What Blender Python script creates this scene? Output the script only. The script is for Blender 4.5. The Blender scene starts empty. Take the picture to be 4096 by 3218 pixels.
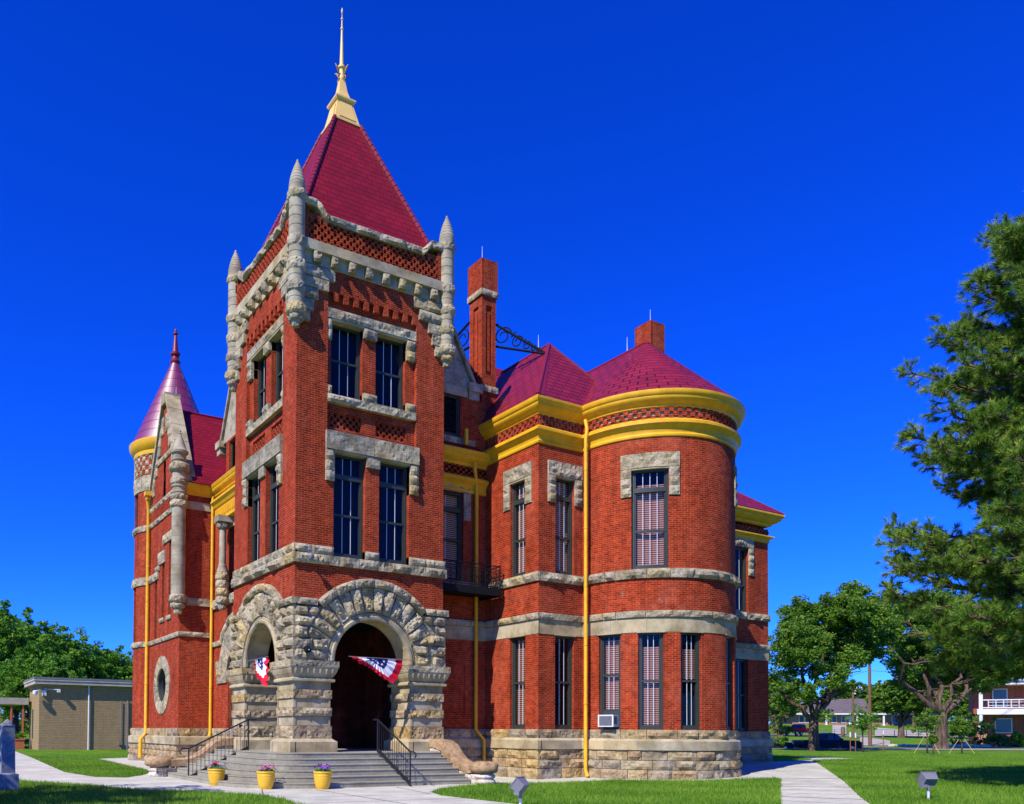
import bpy, math, random
import numpy as np
from mathutils import Vector, Matrix, noise
R_ = math.radians
sc = bpy.context.scene
col = sc.collection

# ---------------------------------------------------------------- camera, sky, sun
YAW, PITCH, ROLL = 1.05565017, .02339183, .00673188
F_PX, PX, PY = 3302.24, 1510.41, 2849.86
CAM = Vector((-10.499, -23.934, 1.65))
cd = bpy.data.cameras.new('camera'); cam = bpy.data.objects.new('camera', cd); col.objects.link(cam)
_f = Vector((math.cos(YAW), math.sin(YAW), 0)); _r = Vector((math.sin(YAW), -math.cos(YAW), 0)); _u = Vector((0, 0, 1))
_f2 = _f*math.cos(PITCH)+_u*math.sin(PITCH); _u2 = _u*math.cos(PITCH)-_f*math.sin(PITCH)
_r2 = _r*math.cos(ROLL)+_u2*math.sin(ROLL); _u3 = _u2*math.cos(ROLL)-_r*math.sin(ROLL)
cam.matrix_world = Matrix(((_r2.x, _u3.x, -_f2.x, CAM.x), (_r2.y, _u3.y, -_f2.y, CAM.y), (_r2.z, _u3.z, -_f2.z, CAM.z), (0, 0, 0, 1)))
cd.sensor_width = 36; cd.lens = F_PX/4096*36
cd.shift_x = (2048-PX)/4096; cd.shift_y = (PY-1609)/4096
cd.clip_start = .1; cd.clip_end = 4000
sc.camera = cam

SUN_DIR = Vector((1, .40, -1.08)).normalized()        # the way the light travels
elev = math.asin(-SUN_DIR.z)
w = bpy.data.worlds.new('World'); sc.world = w; w.use_nodes = True
nt = w.node_tree; nt.nodes.clear()
sky = nt.nodes.new('ShaderNodeTexSky'); sky.sky_type = 'NISHITA'; sky.sun_disc = False
sky.sun_elevation = elev; sky.sun_rotation = math.atan2(-SUN_DIR.x, -SUN_DIR.y)
sky.altitude = 900; sky.air_density = 1.0; sky.dust_density = .25; sky.ozone_density = 5.0
hs = nt.nodes.new('ShaderNodeHueSaturation'); hs.inputs['Saturation'].default_value = 1.3
mu = nt.nodes.new('ShaderNodeMix'); mu.data_type = 'RGBA'; mu.blend_type = 'MULTIPLY'; mu.inputs[0].default_value = 1
mu.inputs[7].default_value = (.20, .58, 1.85, 1)
gm = nt.nodes.new('ShaderNodeGamma'); gm.inputs[1].default_value = 1.15
bg = nt.nodes.new('ShaderNodeBackground'); bg.inputs['Strength'].default_value = .10
wo = nt.nodes.new('ShaderNodeOutputWorld')
nt.links.new(sky.outputs[0], hs.inputs['Color']); nt.links.new(hs.outputs[0], gm.inputs[0]); nt.links.new(gm.outputs[0], mu.inputs[6])
nt.links.new(mu.outputs[2], bg.inputs[0]); nt.links.new(bg.outputs[0], wo.inputs[0])
sl = bpy.data.lights.new('sun', 'SUN'); sl.energy = 5.0; sl.angle = R_(.5); sl.color = (1, .94, .83)
so = bpy.data.objects.new('sun', sl); col.objects.link(so)
so.rotation_euler = SUN_DIR.to_track_quat('-Z', 'Y').to_euler(); so.location = (-60, -30, 60)
sc.view_settings.view_transform = 'Standard'; sc.view_settings.look = 'None'
sc.view_settings.exposure = .28; sc.view_settings.gamma = 1
sc.render.engine = 'CYCLES'; sc.cycles.max_bounces = 6; sc.cycles.transparent_max_bounces = 12

# ---------------------------------------------------------------- materials
def new_mat(name, rough=.8, spec=.3):
    m = bpy.data.materials.new(name); m.use_nodes = True
    b = m.node_tree.nodes['Principled BSDF']; b.inputs['Roughness'].default_value = rough
    b.inputs['Specular IOR Level'].default_value = spec
    return m, m.node_tree, b
def nd(nt, t, **kw):
    n = nt.nodes.new(t)
    for k, v in kw.items(): setattr(n, k, v)
    return n
def ramp(nt, src, stops):
    r = nd(nt, 'ShaderNodeValToRGB'); cr = r.color_ramp
    while len(cr.elements) < len(stops): cr.elements.new(.5)
    for e, (p, c) in zip(cr.elements, stops): e.position = p; e.color = (*c, 1)
    nt.links.new(src, r.inputs[0]); return r.outputs[0]
def mix(nt, a, b, fac, mode='MIX'):
    m = nd(nt, 'ShaderNodeMix', data_type='RGBA', blend_type=mode)
    for s, v in ((0, fac), (6, a), (7, b)):
        if hasattr(v, 'is_output'): nt.links.new(v, m.inputs[s])
        else: m.inputs[s].default_value = v if s == 0 else (*v, 1)
    return m.outputs[2]
def nz(nt, scale, detail=4, coords='Object', rough=.6, stretch=None):
    tc = nd(nt, 'ShaderNodeTexCoord'); n = nd(nt, 'ShaderNodeTexNoise')
    n.inputs['Scale'].default_value = scale; n.inputs['Detail'].default_value = detail; n.inputs['Roughness'].default_value = rough
    o = tc.outputs[coords]
    if stretch:
        mp = nd(nt, 'ShaderNodeMapping'); mp.inputs['Scale'].default_value = stretch; nt.links.new(o, mp.inputs[0]); o = mp.outputs[0]
    nt.links.new(o, n.inputs['Vector']); return n.outputs['Fac']
def bump(nt, b, h, dist=.01, strength=.6):
    n = nd(nt, 'ShaderNodeBump'); n.inputs['Distance'].default_value = dist; n.inputs['Strength'].default_value = strength
    nt.links.new(h, n.inputs['Height']); nt.links.new(n.outputs[0], b.inputs['Normal'])
def tint_attr(nt):
    a = nd(nt, 'ShaderNodeAttribute', attribute_name='tint'); return a.outputs['Fac']

def plain(name, c, rough=.6, spec=.4, metal=0, var=.12, scale=6, bd=0, coat=0):
    m, nt, b = new_mat(name, rough, spec); b.inputs['Metallic'].default_value = metal
    n = nz(nt, scale); lo = tuple(x*(1-var) for x in c); hi = tuple(min(1, x*(1+var)) for x in c)
    nt.links.new(ramp(nt, n, [(.3, lo), (.7, hi)]), b.inputs['Base Color'])
    if coat: b.inputs['Coat Weight'].default_value = coat; b.inputs['Coat Roughness'].default_value = .15
    if bd: bump(nt, b, nz(nt, scale*5), bd)
    return m

def brick_mat(name, c1, c2, mort, bw=.215, bh=.071, ms=.0065, stain=(.50, .12, .06), rough=.85, wear=1.0):
    m, nt, b = new_mat(name, rough, .1)
    tc = nd(nt, 'ShaderNodeTexCoord'); br = nd(nt, 'ShaderNodeTexBrick')
    br.inputs['Scale'].default_value = 1; br.inputs['Brick Width'].default_value = bw; br.inputs['Row Height'].default_value = bh
    br.inputs['Mortar Size'].default_value = ms; br.inputs['Mortar Smooth'].default_value = .1
    br.inputs['Color1'].default_value = (*c1, 1); br.inputs['Color2'].default_value = (*c2, 1); br.inputs['Mortar'].default_value = (*mort, 1)
    nt.links.new(tc.outputs['UV'], br.inputs['Vector'])
    n1 = nz(nt, .55, 5, rough=.65); n2 = nz(nt, 5, 3)
    f1 = ramp(nt, n1, [(.5, (0, 0, 0)), (.75, (.5, .5, .5))])
    c = mix(nt, br.outputs['Color'], stain, f1)
    f2 = ramp(nt, n2, [(.3, (.68, .64, .62)), (.7, (1.2, 1.2, 1.2))])
    c = mix(nt, c, f2, wear, 'MULTIPLY')
    n3 = nz(nt, 2.2, 6, stretch=(1, 1, .18)); f3 = ramp(nt, n3, [(.32, (.62, .58, .58)), (.6, (1.05, 1.05, 1.05))])
    c = mix(nt, c, f3, .7*wear, 'MULTIPLY')
    f4 = ramp(nt, nz(nt, 1.5, 9, rough=.8, stretch=(1, 1, .5)), [(.60, (0, 0, 0)), (.74, (.5, .5, .5))]); c = mix(nt, c, (.52, .30, .22), f4)
    nt.links.new(c, b.inputs['Base Color'])
    inv = nd(nt, 'ShaderNodeMath', operation='SUBTRACT'); inv.inputs[0].default_value = 1; nt.links.new(br.outputs['Fac'], inv.inputs[1])
    bump(nt, b, inv.outputs[0], .006, .7)
    return m

def stone_mat(name, cols, scale=1.0, bd=.02, rough=.85, spot=.6):
    """cols: base colours spread over the blocks by their tint"""
    m, nt, b = new_mat(name, rough, .06)
    t = tint_attr(nt); c = ramp(nt, t, [(i/(len(cols)-1), k) for i, k in enumerate(cols)])
    n = nz(nt, 2.4*scale, 6); c = mix(nt, c, ramp(nt, n, [(.36, (.52, .48, .42)), (.60, (1.08, 1.08, 1.08))]), .8, 'MULTIPLY')
    n2 = nz(nt, 14*scale, 4); c = mix(nt, c, ramp(nt, n2, [(.38, (.42, .39, .34)), (.50, (1, 1, 1))]), spot, 'MULTIPLY')
    n4 = nz(nt, .8, 4); c = mix(nt, c, (.42, .27, .1), ramp(nt, n4, [(.56, (0, 0, 0)), (.75, (.45, .45, .45))]))
    nt.links.new(c, b.inputs['Base Color']); bump(nt, b, nz(nt, 12*scale, 8, rough=.75), bd*1.8, 1)
    return m

def tile_mat(name, c1, c2, gap, bw, bh, rough=.36, spec=.5, scal=True, ms=.012):
    m, nt, b = new_mat(name, rough, spec)
    tc = nd(nt, 'ShaderNodeTexCoord'); br = nd(nt, 'ShaderNodeTexBrick')
    br.inputs['Scale'].default_value = 1; br.inputs['Brick Width'].default_value = bw; br.inputs['Row Height'].default_value = bh
    br.inputs['Mortar Size'].default_value = ms; br.inputs['Mortar Smooth'].default_value = .2
    for k, v in (('Color1', c1), ('Color2', c2), ('Mortar', gap)): br.inputs[k].default_value = (*v, 1)
    nt.links.new(tc.outputs['UV'], br.inputs['Vector'])
    n = nz(nt, 1.2, 4); c = mix(nt, br.outputs['Color'], ramp(nt, n, [(.3, (.85, .85, .85)), (.7, (1.12, 1.12, 1.12))]), 1.0, 'MULTIPLY')
    nt.links.new(c, b.inputs['Base Color'])
    # each course laps the one below: saw tooth height along the slope
    sp = nd(nt, 'ShaderNodeSeparateXYZ'); nt.links.new(tc.outputs['UV'], sp.inputs[0])
    dv = nd(nt, 'ShaderNodeMath', operation='DIVIDE'); dv.inputs[1].default_value = bh; nt.links.new(sp.outputs[1], dv.inputs[0])
    fr = nd(nt, 'ShaderNodeMath', operation='FRACT'); nt.links.new(dv.outputs[0], fr.inputs[0])
    inv = nd(nt, 'ShaderNodeMath', operation='SUBTRACT'); inv.inputs[0].default_value = 1; nt.links.new(fr.outputs[0], inv.inputs[1])
    mm = nd(nt, 'ShaderNodeMath', operation='MULTIPLY_ADD'); nt.links.new(br.outputs['Fac'], mm.inputs[0]); mm.inputs[1].default_value = -.8
    nt.links.new(inv.outputs[0], mm.inputs[2]); bump(nt, b, mm.outputs[0], .02, .9)
    return m

MT = {}
MT['brick'] = brick_mat('red_brick', (.42, .040, .006), (.235, .018, .004), (.46, .16, .08))
MT['brick_lattice'] = plain('red_brick_plain', (.29, .026, .008), .8, .2, var=.3, scale=9, bd=.004)
MT['dark'] = plain('dark_void', (.012, .006, .005), .9, .1)
MT['stone'] = stone_mat('grey_sandstone', [(.43, .37, .235), (.53, .455, .285), (.45, .39, .27), (.35, .31, .215), (.54, .42, .20)])
MT['stone_base'] = stone_mat('ochre_sandstone', [(.40, .34, .22), (.52, .36, .14), (.46, .39, .25), (.50, .34, .16), (.34, .30, .22), (.44, .31, .17)])
MT['ashlar'] = stone_mat('smooth_ashlar', [(.41, .36, .235), (.48, .41, .26), (.44, .37, .215), (.51, .40, .21)], .6, .002, spot=.12)
MT['col_stone'] = stone_mat('column_stone', [(.35, .32, .225), (.41, .365, .255), (.38, .33, .23)], .6, .002, spot=.15)
MT['brown_stone'] = stone_mat('brown_sandstone', [(.42, .28, .15), (.48, .33, .18)], .8, .01)
MT['white_stone'] = stone_mat('pale_limestone', [(.66, .60, .48), (.76, .70, .56)], 1, .01)
MT['yellow'] = plain('yellow_paint', (.76, .40, .014), .5, .35, var=.14, scale=3)
MT['pale_yellow'] = plain('gold_paint', (.85, .56, .16), .45, .4, var=.06, scale=2)
MT['roof'] = tile_mat('crimson_shingle', (.25, .008, .013), (.20, .006, .010), (.09, .003, .006), .34, .24, .5, .25)
MT['roof_lap'] = tile_mat('crimson_tile', (.26, .014, .026), (.20, .010, .020), (.045, .002, .006), .46, .27, .45, .28, ms=.019)
MT['roof_metal'] = tile_mat('crimson_metal', (.24, .008, .018), (.21, .007, .016), (.04, .002, .006), .9, .62, .36, .9); _b = MT['roof_metal'].node_tree.nodes['Principled BSDF']; _b.inputs['Coat Weight'].default_value = 1; _b.inputs['Coat Roughness'].default_value = .38; _b.inputs['Coat IOR'].default_value = 2.1
MT['roof_flat'] = plain('crimson_flashing', (.20, .010, .026), .45, .4)
MT['frame'] = plain('dark_green_frame', (.035, .045, .036), .45, .4, var=.1)
MT['bar'] = plain('white_bar', (.62, .66, .72), .5, .4, var=.03)
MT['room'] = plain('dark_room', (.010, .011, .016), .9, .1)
MT['iron'] = plain('black_iron', (.010, .010, .012), .8, .12)
MT['rail'] = plain('black_railing', (.012, .013, .017), .35, .5)
MT['grey_metal'] = plain('grey_metal', (.17, .17, .19), .45, .4)
MT['white'] = plain('white_paint', (.68, .68, .66), .5, .4, var=.04)
MT['terracotta'] = plain('terracotta', (.45, .13, .06), .8, .2)
MT['wood'] = plain('weathered_wood', (.17, .10, .055), .9, .2, var=.3)
MT['soil'] = plain('dark_soil', (.03, .02, .012), .95, .1)
MT['porch_brick'] = brick_mat('shaded_porch_brick', (.075, .012, .007), (.055, .009, .006), (.10, .05, .04))  # darker copy of the red brick, the porch's deep shade put into its colour
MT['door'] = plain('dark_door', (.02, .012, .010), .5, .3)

def glass_mat(name, tint=(.9, .9, .93), refl=.2):
    m = bpy.data.materials.new(name); m.use_nodes = True; nt = m.node_tree; nt.nodes.clear()
    o = nd(nt, 'ShaderNodeOutputMaterial'); mx = nd(nt, 'ShaderNodeMixShader'); tr = nd(nt, 'ShaderNodeBsdfTransparent')
    gl = nd(nt, 'ShaderNodeBsdfGlossy'); gl.inputs['Roughness'].default_value = .02
    tr.inputs[0].default_value = (*tint, 1); fr = nd(nt, 'ShaderNodeFresnel'); fr.inputs[0].default_value = 1.6
    ml = nd(nt, 'ShaderNodeMath', operation='MULTIPLY'); ml.inputs[1].default_value = refl*2; nt.links.new(fr.outputs[0], ml.inputs[0])
    nt.links.new(ml.outputs[0], mx.inputs[0]); nt.links.new(tr.outputs[0], mx.inputs[1]); nt.links.new(gl.outputs[0], mx.inputs[2])
    b = nd(nt, 'ShaderNodeBump'); b.inputs['Distance'].default_value = .004; b.inputs['Strength'].default_value = .15
    nt.links.new(nz(nt, 1.3, 2), b.inputs['Height']); nt.links.new(b.outputs[0], gl.inputs['Normal'])
    nt.links.new(mx.outputs[0], o.inputs[0]); return m
MT['glass'] = glass_mat('window_glass')
def blind_mat():
    m, nt, b = new_mat('slat_blind', .7, .2); tc = nd(nt, 'ShaderNodeTexCoord'); sp = nd(nt, 'ShaderNodeSeparateXYZ')
    nt.links.new(tc.outputs['Object'], sp.inputs[0]); mm = nd(nt, 'ShaderNodeMath', operation='MULTIPLY'); mm.inputs[1].default_value = 1/.075
    nt.links.new(sp.outputs[2], mm.inputs[0]); fr = nd(nt, 'ShaderNodeMath', operation='FRACT'); nt.links.new(mm.outputs[0], fr.inputs[0])
    nt.links.new(ramp(nt, fr.outputs[0], [(.30, (.05, .02, .012)), (.42, (.80, .42, .26)), (.85, (.72, .36, .22)), (1, (.05, .02, .012))]), b.inputs['Base Color'])
    return m
MT['blind'] = blind_mat()

def ground_mat():
    m, nt, b = new_mat('lawn', .95, .1)
    c = ramp(nt, nz(nt, .35, 5), [(.3, (.08, .19, .010)), (.55, (.14, .30, .014)), (.75, (.22, .34, .02))])
    c = mix(nt, c, ramp(nt, nz(nt, 9, 6, rough=.8), [(.35, (.4, .5, .4)), (.65, (1.3, 1.2, 1.1))]), .8, 'MULTIPLY')
    c = mix(nt, c, ramp(nt, nz(nt, 1.6, 5, rough=.75), [(.36, (.6, .72, .6)), (.7, (1.35, 1.15, 1.2))]), .9, 'MULTIPLY')
    c = mix(nt, c, (.34, .30, .09), ramp(nt, nz(nt, .9, 7, rough=.75), [(.58, (0, 0, 0)), (.72, (.6, .6, .6))]))
    nt.links.new(c, b.inputs['Base Color']); bump(nt, b, nz(nt, 30, 4), .05, 1)
    return m
MT['lawn'] = ground_mat()
def concrete(name, c, joints=1.55):
    m, nt, b = new_mat(name, .9, .15)
    k = ramp(nt, nz(nt, .7, 6), [(.3, tuple(x*.74 for x in c)), (.7, tuple(x*1.1 for x in c))]); k = mix(nt, k, ramp(nt, nz(nt, 3, 7, rough=.8, stretch=(.4, 2.5, 1)), [(.38, (.74, .71, .64)), (.55, (1, 1, 1))]), .7, 'MULTIPLY')
    k = mix(nt, k, ramp(nt, nz(nt, 9, 5, rough=.75), [(.35, (.82, .8, .76)), (.6, (1, 1, 1))]), .9, 'MULTIPLY')
    nt.links.new(k, b.inputs['Base Color']); bump(nt, b, nz(nt, 60, 3), .003, .5); return m
MT['concrete'] = concrete('pale_concrete', (.62, .61, .50)); MT['step_conc'] = concrete('step_concrete', (.37, .35, .26))
MT['path_conc'] = concrete('path_concrete', (.5, .46, .38))
MT['asphalt'] = concrete('road_asphalt', (.30, .28, .24))
def leaf_mat(name, c0, c1, c2, trans=.35):
    m = bpy.data.materials.new(name); m.use_nodes = True; nt = m.node_tree; b = nt.nodes['Principled BSDF']
    b.inputs['Roughness'].default_value = .55; b.inputs['Specular IOR Level'].default_value = .25
    c = ramp(nt, tint_attr(nt), [(0, c0), (.5, c1), (1, c2)]); nt.links.new(c, b.inputs['Base Color'])
    t = nd(nt, 'ShaderNodeBsdfTranslucent'); nt.links.new(c, t.inputs[0]); mx = nd(nt, 'ShaderNodeMixShader'); mx.inputs[0].default_value = trans
    nt.links.new(b.outputs[0], mx.inputs[1]); nt.links.new(t.outputs[0], mx.inputs[2]); nt.links.new(mx.outputs[0], nt.nodes['Material Output'].inputs[0])
    return m
MT['leaf'] = leaf_mat('elm_leaf', (.055, .13, .012), (.11, .23, .018), (.22, .36, .035))
MT['leaf_bright'] = leaf_mat('bright_leaf', (.07, .20, .014), (.11, .28, .018), (.20, .38, .03))
MT['needle'] = leaf_mat('pine_needle', (.04, .12, .012), (.13, .26, .022), (.38, .48, .07), .25)
MT['grass'] = leaf_mat('grass_blade', (.065, .17, .010), (.14, .32, .014), (.32, .48, .05), .35)
def bark_mat(name, c0, c1):
    m, nt, b = new_mat(name, .95, .1); n = nz(nt, 6, 6, stretch=(1, 1, .15))
    nt.links.new(ramp(nt, n, [(.35, c0), (.65, c1)]), b.inputs['Base Color']); bump(nt, b, n, .05, 1); return m
MT['bark'] = bark_mat('brown_bark', (.07, .045, .03), (.27, .19, .13))
MT['bark_dark'] = bark_mat('dark_bark', (.04, .028, .02), (.19, .13, .09))

# ---------------------------------------------------------------- mesh building
class MB:
    def __init__(s): s.v = []; s.f = []; s.uv = []; s.t = []; s.mi = []
    def face(s, pts, uv=None, t=.5, mi=0):
        i = len(s.v); s.v += [tuple(p) for p in pts]; s.f.append(tuple(range(i, i+len(pts))))
        if uv is None:
            a, b, c = Vector(pts[0]), Vector(pts[1]), Vector(pts[2]); n = (b-a).cross(c-a)
            if n.length < 1e-12 and len(pts) > 3: n = (Vector(pts[2])-a).cross(Vector(pts[3])-a)
            if n.length < 1e-12: uv = [(0, 0)]*len(pts)
            else:
                n.normalize(); tu = Vector((-n.y, n.x, 0))
                if tu.length < .05: uv = [(p[0], p[1]) for p in pts]
                else:
                    tu.normalize(); tv = n.cross(tu); uv = [(Vector(p).dot(tu), Vector(p).dot(tv)) for p in pts]
        s.uv += list(uv); s.t.append(t); s.mi.append(mi)
    def cube(s, x0, x1, y0, y1, z0, z1, t=.5, mi=0):
        p = lambda x, y, z: (x, y, z)
        s.face([p(x0, y0, z0), p(x1, y0, z0), p(x1, y0, z1), p(x0, y0, z1)], t=t, mi=mi)
        s.face([p(x1, y1, z0), p(x0, y1, z0), p(x0, y1, z1), p(x1, y1, z1)], t=t, mi=mi)
        s.face([p(x0, y1, z0), p(x0, y0, z0), p(x0, y0, z1), p(x0, y1, z1)], t=t, mi=mi)
        s.face([p(x1, y0, z0), p(x1, y1, z0), p(x1, y1, z1), p(x1, y0, z1)], t=t, mi=mi)
        s.face([p(x0, y0, z1), p(x1, y0, z1), p(x1, y1, z1), p(x0, y1, z1)], t=t, mi=mi)
        s.face([p(x0, y1, z0), p(x1, y1, z0), p(x1, y0, z0), p(x0, y0, z0)], t=t, mi=mi)
    def tube(s, pts, r, n=8, t=.5, mi=0, cap=True):
        """r: number or list; pts: list of points"""
        pts = [Vector(p) for p in pts]; rs = r if isinstance(r, (list, tuple)) else [r]*len(pts)
        rings = []; prev = None
        for i, p in enumerate(pts):
            d = (pts[min(i+1, len(pts)-1)]-pts[max(i-1, 0)])
            d = d.normalized() if d.length > 1e-9 else Vector((0, 0, 1))
            if prev is None: a = Vector((1, 0, 0)) if abs(d.x) < .9 else Vector((0, 1, 0))
            else: a = prev
            a = (a-d*a.dot(d)).normalized(); prev = a; b = d.cross(a)
            rings.append([p+(a*math.cos(2*math.pi*k/n)+b*math.sin(2*math.pi*k/n))*rs[i] for k in range(n)])
        L = 0
        for i in range(len(pts)-1):
            dl = (pts[i+1]-pts[i]).length
            for k in range(n):
                k2 = (k+1) % n
                s.face([rings[i][k], rings[i][k2], rings[i+1][k2], rings[i+1][k]],
                       [(k*.1, L), (k*.1+.1, L), (k*.1+.1, L+dl), (k*.1, L+dl)], t, mi)
            L += dl
        if cap:
            s.face(rings[0][::-1], t=t, mi=mi); s.face(rings[-1], t=t, mi=mi)
    def lathe(s, cx, cy, prof, n=24, a0=0, a1=2*math.pi, t=.5, mi=0, ax=None, uvr=None):
        full = abs(a1-a0-2*math.pi) < 1e-6
        L = 0
        for i in range(len(prof)-1):
            (r0, z0), (r1, z1) = prof[i], prof[i+1]; dl = math.hypot(r1-r0, z1-z0); ur = uvr or max(r0, r1)
            for k in range(n):
                a, b = a0+(a1-a0)*k/n, a0+(a1-a0)*(k+1)/n
                P = lambda r, z, q: (cx+r*math.cos(q), cy+r*math.sin(q), z)
                pts = [P(r0, z0, a), P(r0, z0, b), P(r1, z1, b), P(r1, z1, a)]; uv = [(a*ur, L), (b*ur, L), (b*ur, L+dl), (a*ur, L+dl)]
                if r1 < 1e-6: pts, uv = pts[:3], uv[:3]
                elif r0 < 1e-6: pts, uv = [pts[0], pts[2], pts[3]], [uv[0], uv[2], uv[3]]
                s.face(pts, uv, t, mi)
            L += dl
    def build(s, name, mats, parent=None, smooth=False, merge=False, label=None, kind=None):
        me = bpy.data.meshes.new(name); me.from_pydata(s.v, [], s.f)
        if s.f:
            ul = me.uv_layers.new(name='UVMap'); ul.data.foreach_set('uv', np.array(s.uv, 'f').ravel())
            at = me.attributes.new('tint', 'FLOAT', 'FACE'); at.data.foreach_set('value', np.array(s.t, 'f'))
            me.polygons.foreach_set('material_index', np.array(s.mi, 'i'))
        for m in (mats if isinstance(mats, (list, tuple)) else [mats]): me.materials.append(MT[m] if isinstance(m, str) else m)
        if smooth or merge:
            import bmesh
            bm = bmesh.new(); bm.from_mesh(me); bmesh.ops.remove_doubles(bm, verts=bm.verts, dist=.0008)
            bmesh.ops.recalc_face_normals(bm, faces=bm.faces) if merge == 'recalc' else None
            bm.to_mesh(me); bm.free()
        if smooth:
            me.shade_smooth() if smooth is True else None
            if smooth is not True:
                me.set_sharp_from_angle(angle=R_(smooth)); 
                for p in me.polygons: p.use_smooth = True
        me.validate(); me.update()
        o = bpy.data.objects.new(name, me); col.objects.link(o)
        if parent is not None: o.parent = parent
        if label: o['label'] = label
        if kind: o['kind'] = kind
        return o

def thing(name, label, cat, loc=(0, 0, 0), group=None, rz=0):
    o = bpy.data.objects.new(name, None); col.objects.link(o); o.location = loc; o.rotation_euler = (0, 0, rz)
    o['label'] = label; o['category'] = cat; o.empty_display_size = .2
    if group: o['group'] = group
    return o
def tag(o, label, cat, group=None):
    o['label'] = label; o['category'] = cat
    if group: o['group'] = group
    return o
def kids(o): return [c for c in bpy.data.objects if c.parent == o]
def copy_tree(o, label=None, parent=None, loc=None, rz=None, scale=None):
    c = o.copy(); col.objects.link(c); c.parent = parent
    for ch in kids(o): copy_tree(ch, None, c)
    if label: c['label'] = label
    if loc is not None: c.location = loc
    if rz is not None: c.rotation_euler = (0, 0, rz)
    if scale is not None: c.scale = scale
    return c

class Fr:
    """wall frame: s runs along the wall to the right seen from outside, d is outward"""
    curved = False
    def __init__(s, ox, oy, ux, uy): s.o = (ox, oy); s.u = (ux, uy); s.n = (uy, -ux)
    def P(s, a, z, d=0): return (s.o[0]+s.u[0]*a+s.n[0]*d, s.o[1]+s.u[1]*a+s.n[1]*d, z)
class Cyl:
    curved = True
    def __init__(s, cx, cy, R, deg0): s.c = (cx, cy); s.R = R; s.a0 = R_(deg0)
    def P(s, a, z, d=0):
        q = s.a0+a/s.R; r = s.R+d; return (s.c[0]+r*math.cos(q), s.c[1]+r*math.sin(q), z)
    def s(s, deg): return (R_(deg)-s.a0)*s.R
class Polar:
    """a = angle (rad), z = radius, about (cs, cz) of a wall frame"""
    curved = True
    def __init__(s, F, cs, cz): s.F = F; s.cs = cs; s.cz = cz
    def P(s, a, r, d=0): return s.F.P(s.cs-r*math.cos(a), s.cz+r*math.sin(a), d)

def fbox(m, F, s0, s1, z0, z1, d0, d1, t=.5, mi=0, step=None, back=False):
    n = 1
    if F.curved: n = max(1, int(math.ceil(abs(s1-s0)/(step or .25))))
    for i in range(n):
        a, b = s0+(s1-s0)*i/n, s0+(s1-s0)*(i+1)/n
        m.face([F.P(a, z0, d1), F.P(b, z0, d1), F.P(b, z1, d1), F.P(a, z1, d1)], [(a, z0), (b, z0), (b, z1), (a, z1)], t, mi)
        m.face([F.P(a, z1, d1), F.P(b, z1, d1), F.P(b, z1, d0), F.P(a, z1, d0)], [(a, d1), (b, d1), (b, d0), (a, d0)], t, mi)
        m.face([F.P(a, z0, d0), F.P(b, z0, d0), F.P(b, z0, d1), F.P(a, z0, d1)], [(a, d0), (b, d0), (b, d1), (a, d1)], t, mi)
        if back: m.face([F.P(b, z0, d0), F.P(a, z0, d0), F.P(a, z1, d0), F.P(b, z1, d0)], None, t, mi)
    m.face([F.P(s0, z0, d0), F.P(s0, z0, d1), F.P(s0, z1, d1), F.P(s0, z1, d0)], [(d0, z0), (d1, z0), (d1, z1), (d0, z1)], t, mi)
    m.face([F.P(s1, z0, d1), F.P(s1, z0, d0), F.P(s1, z1, d0), F.P(s1, z1, d1)], [(d1, z0), (d0, z0), (d0, z1), (d1, z1)], t, mi)

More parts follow.
